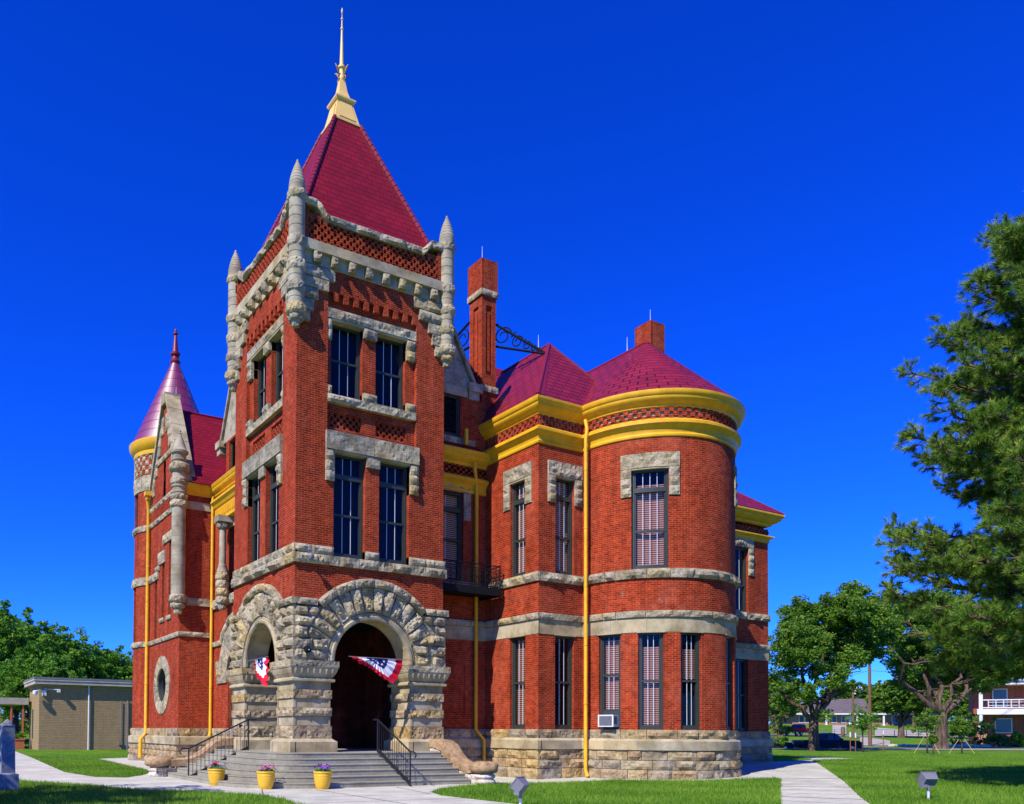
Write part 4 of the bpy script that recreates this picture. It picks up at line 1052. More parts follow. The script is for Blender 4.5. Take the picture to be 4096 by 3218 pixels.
m.build('entablature', 'yellow', CH)
gable(Fr(RX, WY, 0, -1), ys(11.9), 1.7, 15.2, 18.3, 8)
wall(walls, FC, ys(13.1), LC, 13.0, 15.2, ((ys(12.7), ys(11.2), 13.6, 15.1),), .0, .2)
window(FC, ys(12.7), ys(11.2), 13.62, 15.1, CH, louver=True)
# roofs of the left wing and the main block
m = MB(); zr_ = 18.08
m.face([(WX+.45, WY-.45, 13.45), (15.5, WY-.45, 13.45), (12.5, gy, zr_), (WX+.45, gy, zr_)]); m.face([(WX+.45, gy, zr_), (12.5, gy, zr_), (15.5, 21, 13.45), (WX+.45, 21, 13.45)]); m.face([(15.5, WY-.45, 13.45), (15.5, 21, 13.45), (12.5, gy, zr_)])
wr = m.build('wing_roof', 'roof', CH)
m = MB(); m.tube([(WX+.45, gy, zr_), (12.5, gy, zr_)], .06, 6); m.build('ridge_cap', 'roof_flat', wr)
m = MB(); e0 = (RX-.35, 1.2, 13.40)
m.face([(RX-.3, WY, 13.4), (RX-.3, 5.7, 13.4), (7.2, 5.7, 18.1), (7.2, WY, 18.1)])
m.face([(5.6, YL-.35, 12.2), (8.3, YL-.35, 12.2), (8.3, 5.0, 16.2), (5.6, 5.0, 16.2)])
m.face([(5.6, 3.4, 14.2), (19, 3.4, 14.2), (16.5, 9, 20.0), (9.2, 9, 20.0)]); m.face([(16.5, 9, 20), (9.2, 9, 20), (5.6, 15, 14.2), (19, 15, 14.2)]); m.face([(19, 3.4, 14.2), (19, 15, 14.2), (16.5, 9, 20)]); m.face([(5.6, 15, 14.2), (5.6, 3.4, 14.2), (9.2, 9, 20)])
m.build('main_roof', 'roof', CH)
# round stair turret with its cone
UX, UY, UR = 2.2, 22.0, 2.08
FU = Cyl(UX, UY, UR, 100); UL = FU.s(250)
low(FU, 0, UL)
hu = [(FU.s(172), FU.s(186), 6.5, 9.45), (FU.s(172), FU.s(190), 12.75, 14.6)]
wall(walls, FU, 0, UL, 0, 14.6, hu, 0, .2, step=.2)
for h in hu: window(FU, *h, CH, rail=(h[2]+h[3])/2, bars=0, fw=.05, d=-.12)
course(stone, FU, 0, UL, 6.12, 6.42, .07, .06, .8, res=.12); course(stone, FU, 0, UL, 9.45, 9.9, .07, .1, .8, res=.12); course(stone, FU, 0, UL, 12.38, 12.72, .05, .1, .8, res=.12)
course(stone, FU, 0, UL, 14.6, 15.45, .04, .1, .75, res=.12)
wall(walls, FU, 0, UL, 15.4, 16.9, (), 0, step=.2)
for r in range(5):
    s = .12+(.24 if r % 2 else 0)
    while s < UL-.2: rock(stone, FU, s, s+.23, 15.5+r*.25, 15.74+r*.25, .03, .05, nx=3, nz_=3); s += .48
m = MB(); m.lathe(UX, UY, [(UR, 16.55), (UR+.08, 16.6), (UR+.1, 16.8), (UR+.24, 16.95), (UR+.34, 17.15), (UR+.36, 17.35), (UR+.3, 17.4), (UR, 17.42)], 48, t=.5); m.build('turret_cornice', 'yellow', CH, smooth=30)
m = MB(); nr = 9; prof = []
R0, R1, z0, z1 = UR+.24, .23, 17.40, 22.35
m.lathe(UX, UY, [(R0, z0), (R1, z1)], 40, uvr=2.2)
cone = m.build('turret_cone', 'roof_metal', CH, smooth=True)
m = MB()
for k in range(1, nr):
    f = k/nr; r = R0+(R1-R0)*f; z = z0+(z1-z0)*f; m.lathe(UX, UY, [(r+.006, z-.012), (r+.014, z), (r, z+.012)], 40)
m.lathe(UX, UY, [(.22, 22.3), (.29, 22.4), (.30, 22.48), (.22, 22.55), (.17, 22.75), (.27, 22.85), (.28, 22.95), (.18, 23.02), (.16, 23.1), (.08, 23.95), (.06, 24.0), (.14, 24.05), (.14, 24.12), (.06, 24.17), (.07, 24.3), (0, 24.42)], 20)
m.build('finial', 'roof_flat', cone, smooth=35)
# back of the main block, unseen
wall(walls, Fr(25.08, 10, 0, 1), 0, 12, 0, 11.5); wall(walls, Fr(25.08, 24, -1, 0), 0, 22, 0, 13)
walls.build('brick_wall', 'brick', CH); stone.build('rough_stone_trim', 'stone', CH); sbase.build('rough_stone_plinth', 'stone_base', CH)
ashl.build('smooth_stone_trim', 'ashlar', CH); backing.build('brick_checker_panel', ['brick', 'dark'], CH)

# balcony on the link wall
m = MB(); bx0, bx1, by0, by1 = W+.02, 8.45, .35, YL
m.cube(bx0, bx1, by0, by1, 6.78, 6.90); m.cube(bx0, bx1, by0-.05, by0+.02, 6.68, 6.95); m.cube(bx1-.07, bx1, by0, by1, 6.68, 6.95)
bal = m.build('balcony', 'iron', CH)
m = MB(); zt = 7.78
m.tube([(bx0, by0, zt), (bx1-.03, by0, zt), (bx1-.03, by1, zt)], .022, 6); m.tube([(bx0, by0, 7.02), (bx1-.03, by0, 7.02), (bx1-.03, by1, 7.02)], .016, 6); m.tube([(bx0, by0, zt-.14), (bx1-.03, by0, zt-.14), (bx1-.03, by1, zt-.14)], .012, 5)
m.tube([(bx1-.03, by0, 6.9), (bx1-.03, by0, 7.84)], .03, 6)
def scr(P, s0, s1):
    s = s0
    while s < s1-.1:
        for zc_ in (7.19, 7.45):
            m.tube([P(s+.13+.125*math.cos(t_), zc_+.125*math.sin(t_)) for t_ in np.linspace(0, 2*math.pi, 12)], .011, 4)
            m.tube([P(s+.13+.06*math.cos(t_), zc_+.06*math.sin(t_)) for t_ in np.linspace(.5, 5, 8)], .012, 4)
        m.tube([P(s, 6.95), P(s, zt)], .012, 4); s += .26
scr(lambda a, z: (a, by0, z), bx0, bx1); scr(lambda a, z: (bx1-.03, a, z), by0, by1)
m.build('balustrade', 'iron', bal)

# downspouts
def spout(pts, r=.075, hopper=None):
    m = MB(); m.tube(pts, r, 12)
    for (x, y, z) in [(pts[0][0], pts[0][1], z_) for z_ in ()]: pass
    P = [Vector(p) for p in pts]
    for a, b in zip(P, P[1:]):
        if abs(a.z-b.z) > 2:
            z = max(a.z, b.z)-.9
            while z > min(a.z, b.z)+.3: m.tube([(a.x, a.y, z-.025), (a.x, a.y, z+.025)], r*1.16, 12); z -= 2.1
    if hopper: x, y, z = hopper; m.cube(x-.2, x+.2, y-.2, y+.14, z, z+.22); m.cube(x-.12, x+.12, y-.12, y+.12, z-.2, z)
    m.build('downspout', 'yellow', CH, smooth=40)
jx, jy = 10.46, -1.97
spout([(10.55, -1.85, 12.95), (10.52, -1.97, 12.6), (jx, jy, 12.2), (jx, jy, 12.0), (jx, jy, .35), (jx, jy-.12, .1)], .065)
kx_, ky_ = 8.15, YL-.13
spout([(kx_-.2, ky_-.15, 11.85), (kx_-.2, ky_-.15, 11.6), (kx_, ky_, 11.1), (kx_, ky_, 1.75), (kx_+.25, ky_-.2, 1.35), (kx_+.25, ky_-.2, .2)], .07)
spout([(7.6, YL-.2, 13.1), (7.6, YL-.2, 12.5)], .08)
spout([(RX-.13, WY-.2, 13.0), (RX-.13, WY-.2, 1.6), (RX-.3, WY-.5, 1.3)], .075)
wx_, wy_ = WX-.12, 20.45
spout([(wx_-.1, wy_-.25, 13.9), (wx_, wy_, 13.4), (wx_, wy_, 1.5), (wx_-.3, wy_-.1, 1.15), (wx_-.3, wy_-.1, .2)], .1, hopper=(wx_-.1, wy_-.28, 14.1))
# ================================================================ porch steps, side blocks, railings
ST = thing('front_steps', 'curved grey concrete porch steps wrapping the tower corner', 'steps')
m = MB(); NS = 6; rise = .163
def outline(o, xe=5.0, ye=5.0):
    p = [(xe, -o)]; p += [(-o*math.sin(a)*1+0, -o*math.cos(a)) for a in np.linspace(0, math.pi/2, 14)]; p += [(-o, ye)]
    return p
for k in range(NS):
    o = .90+.335*k; zt = .98-rise*k; P = outline(o); cum = 0
    prof = [(0, zt-rise+.002), (0, zt-.045), (.018, zt-.03), (.018, zt-.01), (-.005, zt)]
    n = len(P)
    nrm = []
    for i, (x, y) in enumerate(P):
        if i == 0: nrm.append((0, -1))
        elif i == n-1: nrm.append((-1, 0))
        else: a = (i-1)/13*math.pi/2; nrm.append((-math.sin(a), -math.cos(a)))
    for i in range(n-1):
        for (a, za), (b, zb) in zip(prof, prof[1:]):
            m.face([(P[i+1][0]+nrm[i+1][0]*a, P[i+1][1]+nrm[i+1][1]*a, za), (P[i][0]+nrm[i][0]*a, P[i][1]+nrm[i][1]*a, za), (P[i][0]+nrm[i][0]*b, P[i][1]+nrm[i][1]*b, zb), (P[i+1][0]+nrm[i+1][0]*b, P[i+1][1]+nrm[i+1][1]*b, zb)])
    inn = outline(max(.02, o-.6)) if k else [(5.0, .9)]+[(.9, .9)]*14+[(.9, 5.0)]
    for i in range(n-1): m.face([P[i], P[i+1], inn[i+1], inn[i]] and [(*P[i+1], zt), (*P[i], zt), (*inn[i], zt), (*inn[i+1], zt)])
    m.face([(5.0, -o, zt-rise), (5.0, 0.3, zt-rise), (5.0, .3, zt), (5.0, -o, zt)])
    m.face([(-o, 5.0, zt), (.3, 5.0, zt), (.3, 5.0, zt-rise), (-o, 5.0, zt-rise)])
m.cube(.9, W-.05, .9, W-.05, .8, .98); m.build('tread', 'step_conc', ST)
def side_block(x0, x1, flip):
    """sandstone slab sweeping down beside the steps and ending in a thick scroll on stacked stones"""
    T = (lambda x, d, z: (x, -d, z)) if not flip else (lambda x, d, z: (-d, x, z))
    m = MB(); cl = [(-.1, 1.26), (.55, 1.26), (.85, 1.14), (1.15, .86), (1.45, .66), (1.8, .54), (2.2, .50), (2.6, .49)]
    pts = []
    for (a, za), (b, zb) in zip(cl, cl[1:]): pts += [(a+(b-a)*f/3, za+(zb-za)*f/3) for f in range(3)]
    pts.append(cl[-1]); nxx = 7; G = []
    for i, (d, z) in enumerate(pts):
        row_t, row_b = [], []
        for j in range(nxx+1):
            x = x0+(x1-x0)*j/nxx; q = noise.noise(Vector((x*3, d*3, z*3+9*flip)))*.03
            edge = .035 if j in (0, nxx) else 0
            row_t.append(T(x, d, z+.13+q*.5-edge)); row_b.append(T(x+(q if j in (0, nxx) else 0)*1.2, d, z-.13+q*1.5))
        G.append((row_t, row_b))
    for (t0, b0), (t1, b1) in zip(G, G[1:]):
        for j in range(nxx): m.face([t0[j], t0[j+1], t1[j+1], t1[j]]); m.face([b0[j+1], b0[j], b1[j], b1[j+1]])
        m.face([b0[0], t0[0], t1[0], b1[0]]); m.face([t0[-1], b0[-1], b1[-1], t1[-1]])
    m.face(G[0][0]+G[0][1][::-1]); m.face(G[-1][0]+G[-1][1][::-1])
    # rounded end
    c = ((x0+x1)/2, 2.78, .53); n1, n2 = 22, 12
    def E(i, j):
        a = 2*math.pi*i/n1; f = math.pi*j/n2-math.pi/2; v = Vector((math.cos(a)*abs(math.cos(f))**.6*.43, math.sin(a)*abs(math.cos(f))**.6*.52, math.copysign(abs(math.sin(f))**.8, math.sin(f))*.20))
        v *= 1+.10*noise.noise(Vector((math.cos(a)*2, math.sin(a)*2, f*1.5+flip*7)))
        return T(c[0]+v.x, c[1]+v.y, c[2]+v.z)
    for i in range(n1):
        for j in range(n2):
            q = [E(i, j), E(i+1, j), E(i+1, j+1), E(i, j+1)]; m.face(q if 0 < j < n2-1 else (q[:1]+q[2:] if j == 0 else q[:3]))
    o = m.build('side_slab', 'brown_stone', ST, smooth=50)
    m = MB()
    for za, zb, r in ((-.02, .17, .36), (.17, .34, .35)):
        off = rng.random()*9
        P = [[T(c[0]+r*(.82+.18*math.sin(math.pi*f)+.05*noise.noise(Vector((math.cos(a)*2, math.sin(a)*2, off+f))))*math.cos(a)*1.0, c[1]+r*1.15*(.82+.18*math.sin(math.pi*f)+.06*noise.noise(Vector((math.cos(a)*3, math.sin(a)*3, off+f))))*math.sin(a), za+(zb-za)*f) for a in np.linspace(0, 2*math.pi, 21)] for f in np.linspace(0, 1, 6)]
        tt = rng.random()
        for r0, r1 in zip(P, P[1:]):
            for i in range(20): m.face([r0[i], r0[i+1], r1[i+1], r1[i]], None, tt)
        m.face(P[-1][:-1], None, tt)
    F = Fr(x0, .0, 0, -1) if not flip else Fr(0, x0, -1, 0)
    # pale rubble wall under the slab along the steps
    def ztop(s): 
        for (a, za), (b, zb) in zip(cl, cl[1:]):
            if s <= b: return za+(zb-za)*(s-a)/(b-a)-.12
        return .37
    FF = Fr(x0+.02, -.0, 0, -1) if not flip else None
    for r in range(8):
        za = r*.16; s = .1
        while s < 2.7:
            ln = rng.uniform(.25, .5); zt_ = min(za+.155, ztop(min(s+ln, 2.6)))
            if zt_-za > .05:
                if not flip: rock(m, Fr(x0+.06, 0, 0, -1), s, s+ln-.01, za, zt_, .02, .03, d0=-.1)
                else:
                    fr = Fr(0, x0+.06, -1, 0); rock(m, fr, s, s+ln-.01, za, zt_, .02, .03, d0=-.1)
            s += ln
    if not flip: m.cube(x0+.1, x1, -2.3, .2, 0, .40); m.cube(x0+.1, x1, -.8, .2, .4, 1.05)
    else: m.cube(-2.3, .2, x0+.1, x1, 0, .40); m.cube(-.8, .2, x0+.1, x1, .4, 1.05)
    m.build('rubble_base', 'white_stone', ST)
side_block(5.0, 5.72, 0); side_block(5.0, 5.72, 1)

def handrail(base, top, label, ext):
    m = MB(); b, t = Vector(base), Vector(top); d = (t-b); H = 1.05
    h = Vector((0, 0, H)); hd = Vector((d.x, d.y, 0)).normalized()
    o = thing('handrail', label, 'handrail', tuple(b))
    def mk(mm, name, par):
        q = mm.build(name, 'rail', par, smooth=40); q.location = (-b.x, -b.y, -b.z); return q
    for e_ in (b, t): m = MB(); m.tube([e_, e_+h], .026, 8); mk(m, 'post', o)
    m = MB(); m.tube([b+h-hd*.0, t+h, t+h+hd*.28], .026, 8)
    m.tube([b+h]+[b+h-hd*(.02+.16*math.sin(a)*1.0+.12)+Vector((0, 0, -.0-.10*(1-math.cos(a)))) for a in np.linspace(0, 2.4, 8)], .022, 8)
    mk(m, 'top_rail', o)
    m = MB(); lo = Vector((0, 0, .10)); s = b+lo; e = t+lo; m.tube([s-Vector((0, 0, .05)), e-Vector((0, 0, .05))], .016, 6)
    dd = (e-s); perp = Vector((0, 0, 1))
    for w_ in (-.018, .018): pass
    m.face([s+Vector((0, 0, -.05)), e+Vector((0, 0, -.05)), e+Vector((0, 0, .05)), s+Vector((0, 0, .05))])
    side = hd.cross(perp)*.02
    for q in (side, -side): m.face([s+q+Vector((0, 0, -.05)), e+q+Vector((0, 0, -.05)), e+q+Vector((0, 0, .05)), s+q+Vector((0, 0, .05))])
    m.face([s-side+Vector((0, 0, .05)), s+side+Vector((0, 0, .05)), e+side+Vector((0, 0, .05)), e-side+Vector((0, 0, .05))])
    mk(m, 'bottom_rail', o)
    n = 15
    for k in range(1, n):
        p = b+d*k/n; mm = MB(); mm.tube([p+Vector((0, 0, .1)), p+h], .0095, 5); mk(mm, 'baluster', o)
handrail((2.57, -2.86, .0), (2.52, -.95, .98), 'black metal handrail running down the steps below the wide arch', 1)
handrail((-2.54, 2.66, 0), (-.45, 2.75, .98), 'black metal handrail on the shorter side of the steps, nearer the corner turret', 1)

# flower pots
def pot(x, y, seed, label, mainc):
    r = random.Random(seed); o = thing('flower_pot', label, 'flower pot', (x, y, 0), 'yellow flower pots along the steps'); o.scale = (1.13,)*3
    m = MB(); m.lathe(0, 0, [(0, 0), (.145, 0), (.155, .01), (.19, .13), (.215, .25), (.222, .36), (.222, .41), (.235, .415), (.242, .435), (.235, .455), (.215, .455), (.20, .43), (.19, .41)], 28)
    m.lathe(0, 0, [(.178, .075), (.182, .083), (.182, .09)], 28); m.lathe(0, 0, [(.2225, .34), (.228, .35), (.224, .36)], 28)
    m.build('pot', plain('yellow_glaze', (.78, .45, .03), .35, .4, var=.05), o, smooth=35) if 'yellow_glaze' not in bpy.data.materials else m.build('pot', bpy.data.materials['yellow_glaze'], o, smooth=35)
    m = MB(); m.lathe(0, 0, [(.205, .415), (0, .43)], 20); m.build('soil', 'soil', o)
    m = MB()
    for k in range(420):
        a = r.uniform(0, 2*math.pi); rr = .2*math.sqrt(r.random())*1.05; h = .43+r.random()*.14*(1.1-rr/.25); p = Vector((rr*math.cos(a), rr*math.sin(a), h))
        u = Vector((r.gauss(0, 1), r.gauss(0, 1), r.gauss(0, .6))).normalized()*.028; v = u.cross(Vector((r.gauss(0, 1), r.gauss(0, 1), r.gauss(0, 1)))).normalized()*.014
        m.face([p-u, p+v, p+u, p-v], t=r.random())
    for k in range(5):
        a = r.uniform(-1.2, .6); ln = r.uniform(.05, .2); m.tube([(0.12*math.cos(a), .12*math.sin(a), .45), (.2*math.cos(a), .2*math.sin(a), .55), ((.24+ln*.5)*math.cos(a), (.24+ln*.5)*math.sin(a), .5-ln*.5)], .004, 4, t=.3)
    m.build('foliage', 'leaf_bright', o)
    for nm, c, cnt in mainc:
        m = MB()
        for k in range(cnt):
            a = r.uniform(0, 2*math.pi); rr = .21*math.sqrt(r.random()); p = Vector((rr*math.cos(a)*1.1, rr*math.sin(a)*1.1, .50+r.random()*.13))
            if nm[0] == 'p' and k % 4 == 0: p.x += .1; p.z -= .05*r.random()
            if nm.startswith('red'): p = Vector((-.06+r.gauss(0, .03), -.03+r.gauss(0, .03), .60+r.gauss(0, .02)))
            nrm = (p-Vector((0, 0, .3))).normalized()+Vector((r.gauss(0, .3), r.gauss(0, .3), r.gauss(0, .3))); nrm.normalize(); t1 = nrm.orthogonal().normalized(); t2 = nrm.cross(t1); R = .026
            for j in range(5):
                q0, q1 = 2*math.pi*j/5, 2*math.pi*(j+1)/5
                m.face([p-nrm*.006, p+(t1*math.cos(q0)+t2*math.sin(q0))*R, p+(t1*math.cos((q0+q1)/2)+t2*math.sin((q0+q1)/2))*R*1.15+nrm*.004, p+(t1*math.cos(q1)+t2*math.sin(q1))*R])
        key = 'flower_'+nm
        mt = bpy.data.materials.get(key) or plain(key, c, .7, .2, var=.15)
        m.build('blossom', mt, o)
    return o
PU, PK_, RD, MG = ('purple', (.22, .03, .55)), ('pink', (.75, .04, .28)), ('red_geranium', (.85, .015, .01)), ('magenta', (.55, .03, .30))
pot(-2.52, -.12, 1, 'yellow flower pot with a red geranium beside purple petunias', [(*RD, 16), (*PU, 22)])
pot(-1.76, -2.15, 2, 'yellow flower pot with pink and dark flowers, some trailing over its rim', [(*PK_, 16), (*MG, 14), (*PU, 8)])
pot(-.31, -2.8, 3, 'yellow flower pot full of violet petunias in front of the lowest step', [(*PU, 34), (*MG, 8)])

# bunting
def bunting(P, s0, s1, z0, low, label, seed):
    """pleated half round fan: blue centre with stars, white ring, red rim, hanging from a rod"""
    o = thing('bunting', label, 'bunting', P((s0+s1)/2, z0, 0), 'flag fans hung in the porch arches')
    org = Vector(P((s0+s1)/2, z0, 0)); c = (s0+s1)/2; r = random.Random(seed)
    def build(m, nm, mt, par):
        q = m.build(nm, mt, par, smooth=60)
        if par is o: q.location = -org
        return q
    n = 48; rings = [0, .12, .26, .42, .5, .62, .74, .87, 1.0]
    crump = [r.gauss(0, 1) for _ in range(80)]
    def pt(k, f):
        a = math.pi*k/n; tip = low(a); pl = math.sin(k*math.pi/2.0)*.03*(.3+f)+.05*f*noise.noise(Vector((k*.31, f*2.2, seed)))*2
        x, z = tip; x += .05*f*noise.noise(Vector((k*.4, seed, f))); z += .06*f*noise.noise(Vector((seed, k*.35, f))); return P(c+(x-c)*f, z0+(z-z0)*f, pl+.03*math.sin(a*3+seed)*f)
    m = MB()
    for k in range(n):
        for ri, (f0, f1) in enumerate(zip(rings, rings[1:])):
            mi = 0 if f0 < .40 else (1 if f0 < .73 else 2)
            m.face([pt(k, f0), pt(k+1, f0), pt(k+1, f1), pt(k, f1)], None, .5, mi)
    mats = [bpy.data.materials.get(k_) or plain(k_, c_, .75, .2, var=.08) for k_, c_ in (('cloth_blue', (.02, .025, .20)), ('cloth_white', (.78, .78, .80)), ('cloth_red', (.62, .008, .03)))]
    f = build(m, 'fan', mats, o)
    for k in (6, 14, 24, 34, 42):
        m = MB()
        ctr = Vector(pt(k, .26)); e1 = (Vector(pt(k+2, .26))-Vector(pt(k-2, .26))).normalized(); e2 = (Vector(pt(k, .34))-ctr).normalized(); nn = e1.cross(e2).normalized()
        for sg in (-.012, .012):
            cc = ctr+nn*sg*3
            pts = [cc+(e1*math.sin(2*math.pi*j/10)-e2*math.cos(2*math.pi*j/10))*(.055 if j % 2 == 0 else .022) for j in range(10)]
            for j in range(10): m.face([cc, pts[j], pts[(j+1) % 10]])
        q = m.build('star', mats[1], f)
    m = MB(); m.tube([P(s0-.05, z0+.01, 0), P(s1+.38, z0+.0, 0)], .014, 6); build(m, 'rod', 'grey_metal', o)
def lowR(a):
    x = 2.84-1.0*math.cos(a)
    key = [(0, 1.84, 4.06), (.12, 2.14, 3.9), (.3, 2.6, 3.72), (.5, 2.95, 3.50), (.68, 3.42, 3.24), (.82, 3.66, 3.5), (.93, 3.81, 3.85), (1, 3.84, 4.05)]
    f = a/math.pi
    for (fa, xa, za), (fb, xb, zb) in zip(key, key[1:]):
        if f <= fb: g = (f-fa)/(fb-fa); return xa+(xb-xa)*g, za+(zb-za)*g
    return key[-1][1:]
bunting(lambda s, z, d: (s, -.32-d, z), 1.84, 3.84, 4.06, lowR, 'red, white and blue bunting fan hanging in the wide front arch', 1)
def lowL(a):
    key = [(0, 2.9, 4.06), (.3, 2.5, 3.62), (.55, 2.07, 3.3), (.72, 1.62, 3.1), (.88, 1.5, 3.6), (1, 1.5, 4.08)]
    f = a/math.pi
    for (fa, xa, za), (fb, xb, zb) in zip(key, key[1:]):
        if f <= fb: g = (f-fa)/(fb-fa); return xa+(xb-xa)*g, za+(zb-za)*g
    return key[-1][1:]
bunting(lambda s, z, d: (-.28-d, W-(W-s) if False else s, z), 1.5, 2.9, 4.08, lowL, 'red, white and blue bunting fan half hidden in the narrow side arch', 4)

# air conditioner
A0, A1 = FT.s(191.3), FT.s(205.6)
o = thing('air_conditioner', 'white box air conditioner sticking out of a ground floor window', 'air conditioner', FT.P((A0+A1)/2, 1.86, 0))
org = Vector(o.location)
cF = Vector(FT.P((A0+A1)/2, 0, 0)); nrm = Vector((cF.x-TCX, cF.y-TCY, 0)).normalized(); FAC = Fr(cF.x-(-nrm.y)*-.0, cF.y, -nrm.y, nrm.x)
m = MB(); fbox(m, FAC, -.29, .29, 1.87, 2.29, -.15, .30); q = m.build('casing', 'white', o); q.location = -org
m = MB(); fbox(m, FAC, -.24, .24, 1.91, 2.25, .30, .306)
for k in range(9): fbox(m, FAC, -.23, .23, 1.93+k*.034, 1.945+k*.034, .306, .315)
q = m.build('grille', 'grey_metal', o); q.location = -org
m = MB()
for a, b in ((1.9, 2.28),):
    for k in range(4): fbox(m, Fr(*FAC.P(.29, 0, .30)[:2], -FAC.n[0], -FAC.n[1]), .05+k*.06, .08+k*.06, 1.95, 2.24, 0, .006)
q = m.build('vent', 'room', o); q.location = -org

# small fittings on the tower
o = thing('wall_lamp', 'small round grey lamp on the sill course of the tower', 'lamp', (.42, -.12, 7.17)); m = MB()
m.tube([(0, 0.05, -.02), (0, -.14, 0)], .03, 8); m.lathe(0, -.2, [(0, -.10), (.07, -.09), (.10, -.02), (.09, .05), (.04, .10), (0, .10)], 14); m.build('globe', 'grey_metal', o, smooth=40)
o = thing('alarm_bell', 'round black alarm bell above the capital of the middle pier', 'alarm bell', (.41, -.17, 4.22)); m = MB()
m.tube([(0, .08, 0), (0, -.02, 0), (0, -.05, 0), (0, -.07, 0)], [.10, .10, .07, .03], 18); m.build('gong', 'iron', o, smooth=40)
m = MB(); m.tube([(0, -.06, 0), (0, -.085, 0)], .018, 8); m.build('bolt', 'white', o)
o = thing('outlet_box', 'small black box on a pier behind the handrail', 'outlet box', (-.02, 4.6, 1.78)); m = MB(); m.cube(-.06, 0, -.09, .09, -.09, .09); m.cube(-.075, -.06, -.06, .06, -.06, .06); m.build('box', 'iron', o)

# little flag by the path
def small_flag(x, y, h, label):
    o = thing('small_flag', label, 'flag', (x, y, gz(x, y))); m = MB(); m.tube([(0, 0, 0), (0, 0, h)], .005, 5); m.build('stick', 'bar', o)
    m = MB(); n = 13; wv = lambda i: (-.02-.20*i/8+.0, .03*math.sin(i*1.3), -.05*i/8)
    for k in range(n):
        z0_, z1_ = h-.30+.28*k/n, h-.30+.28*(k+1)/n
        for i in range(8):
            mi = 2 if (i < 4 and k > 6) else (1 if k % 2 else 0)
            a, b = wv(i), wv(i+1); m.face([(a[0], a[1], a[2]+z0_), (b[0], b[1], b[2]+z0_), (b[0], b[1], b[2]+z1_), (a[0], a[1], a[2]+z1_)], None, .5, mi)
    m.build('cloth', [bpy.data.materials['cloth_red'], bpy.data.materials['cloth_white'], bpy.data.materials['cloth_blue']], o)
small_flag(-2.15, 8.4, .62, 'tiny striped flag on a stick at the tip of the lawn')

# floodlights on the lawn
def flood(x, y, rz, label):
    o = thing('floodlight', label, 'floodlight', (x, y, gz(x, y)), 'floodlights in the lawn', rz)
    m = MB(); m.tube([(0, 0, 0), (0, 0, .24)], .03, 10); m.build('stem', 'bar', o, smooth=40)
    m = MB(); m.tube([(0, 0, .22), (0, 0, .36)], .04, 8); m.cube(-.1, .1, -.02, .02, .33, .36)
    m.cube(.06, .20, -.06, .06, .30, .38); m.build('bracket', 'grey_metal', o)
    hd = bpy.data.objects.new('head', None); 
    m = MB(); w1, w2, h1, h2, dp = .185, .145, .145, .11, .22
    A = [(-w1, -dp/2, h1), (w1, -dp/2, h1), (w1, -dp/2, -h1), (-w1, -dp/2, -h1)]; B = [(-w2, dp/2, h2), (w2, dp/2, h2), (w2, dp/2, -h2), (-w2, dp/2, -h2)]
    rot = Matrix.Rotation(R_(-38), 3, 'X'); tr = lambda p: rot @ Vector(p)+Vector((0, 0, .50))
    A = [tr(p) for p in A]; B = [tr(p) for p in B]
    for i in range(4): m.face([A[i], A[(i+1) % 4], B[(i+1) % 4], B[i]])
    m.face(B); 
    for i in range(4):
        p, q = A[i], A[(i+1) % 4]; m.tube([p, q], .014, 5)
    hb = m.build('housing', 'grey_metal', o)
    m = MB(); m.face([a*.97+Vector((0, 0, .52))*.03 for a in A]); m.build('lens', 'room', hb)
    return o
flood(1.05, -9.85, R_(205), 'grey floodlight near the bottom of the photo, in front of the porch'); flood(11.35, -12.9, R_(150), 'grey floodlight alone on the right lawn, tilted up')

# stone marker on the left
o = thing('stone_monument', 'shaded grey stone obelisk marker at the left edge of the lawn', 'monument', (-8.22, .35, 0), rz=R_(10))
m = MB()
def frus(m, h0, h1, z0, z1):
    c = [(-1, -1), (1, -1), (1, 1), (-1, 1)]
    for i in range(4): a, b = c[i], c[(i+1) % 4]; m.face([(a[0]*h0, a[1]*h0, z0), (b[0]*h0, b[1]*h0, z0), (b[0]*h1, b[1]*h1, z1), (a[0]*h1, a[1]*h1, z1)])
frus(m, .18, .155, .46, 1.74); frus(m, .165, 0, 1.74, 1.93); frus(m, .155, .165, 1.73, 1.74); MT['granite'] = stone_mat('blue_granite', [(.26, .28, .31), (.30, .32, .35)], 2, .004, .6)
m.build('shaft', 'granite', o)
m = MB(); frus(m, .26, .25, 0, .44); frus(m, .25, .18, .44, .47); m.build('base', 'granite', o)

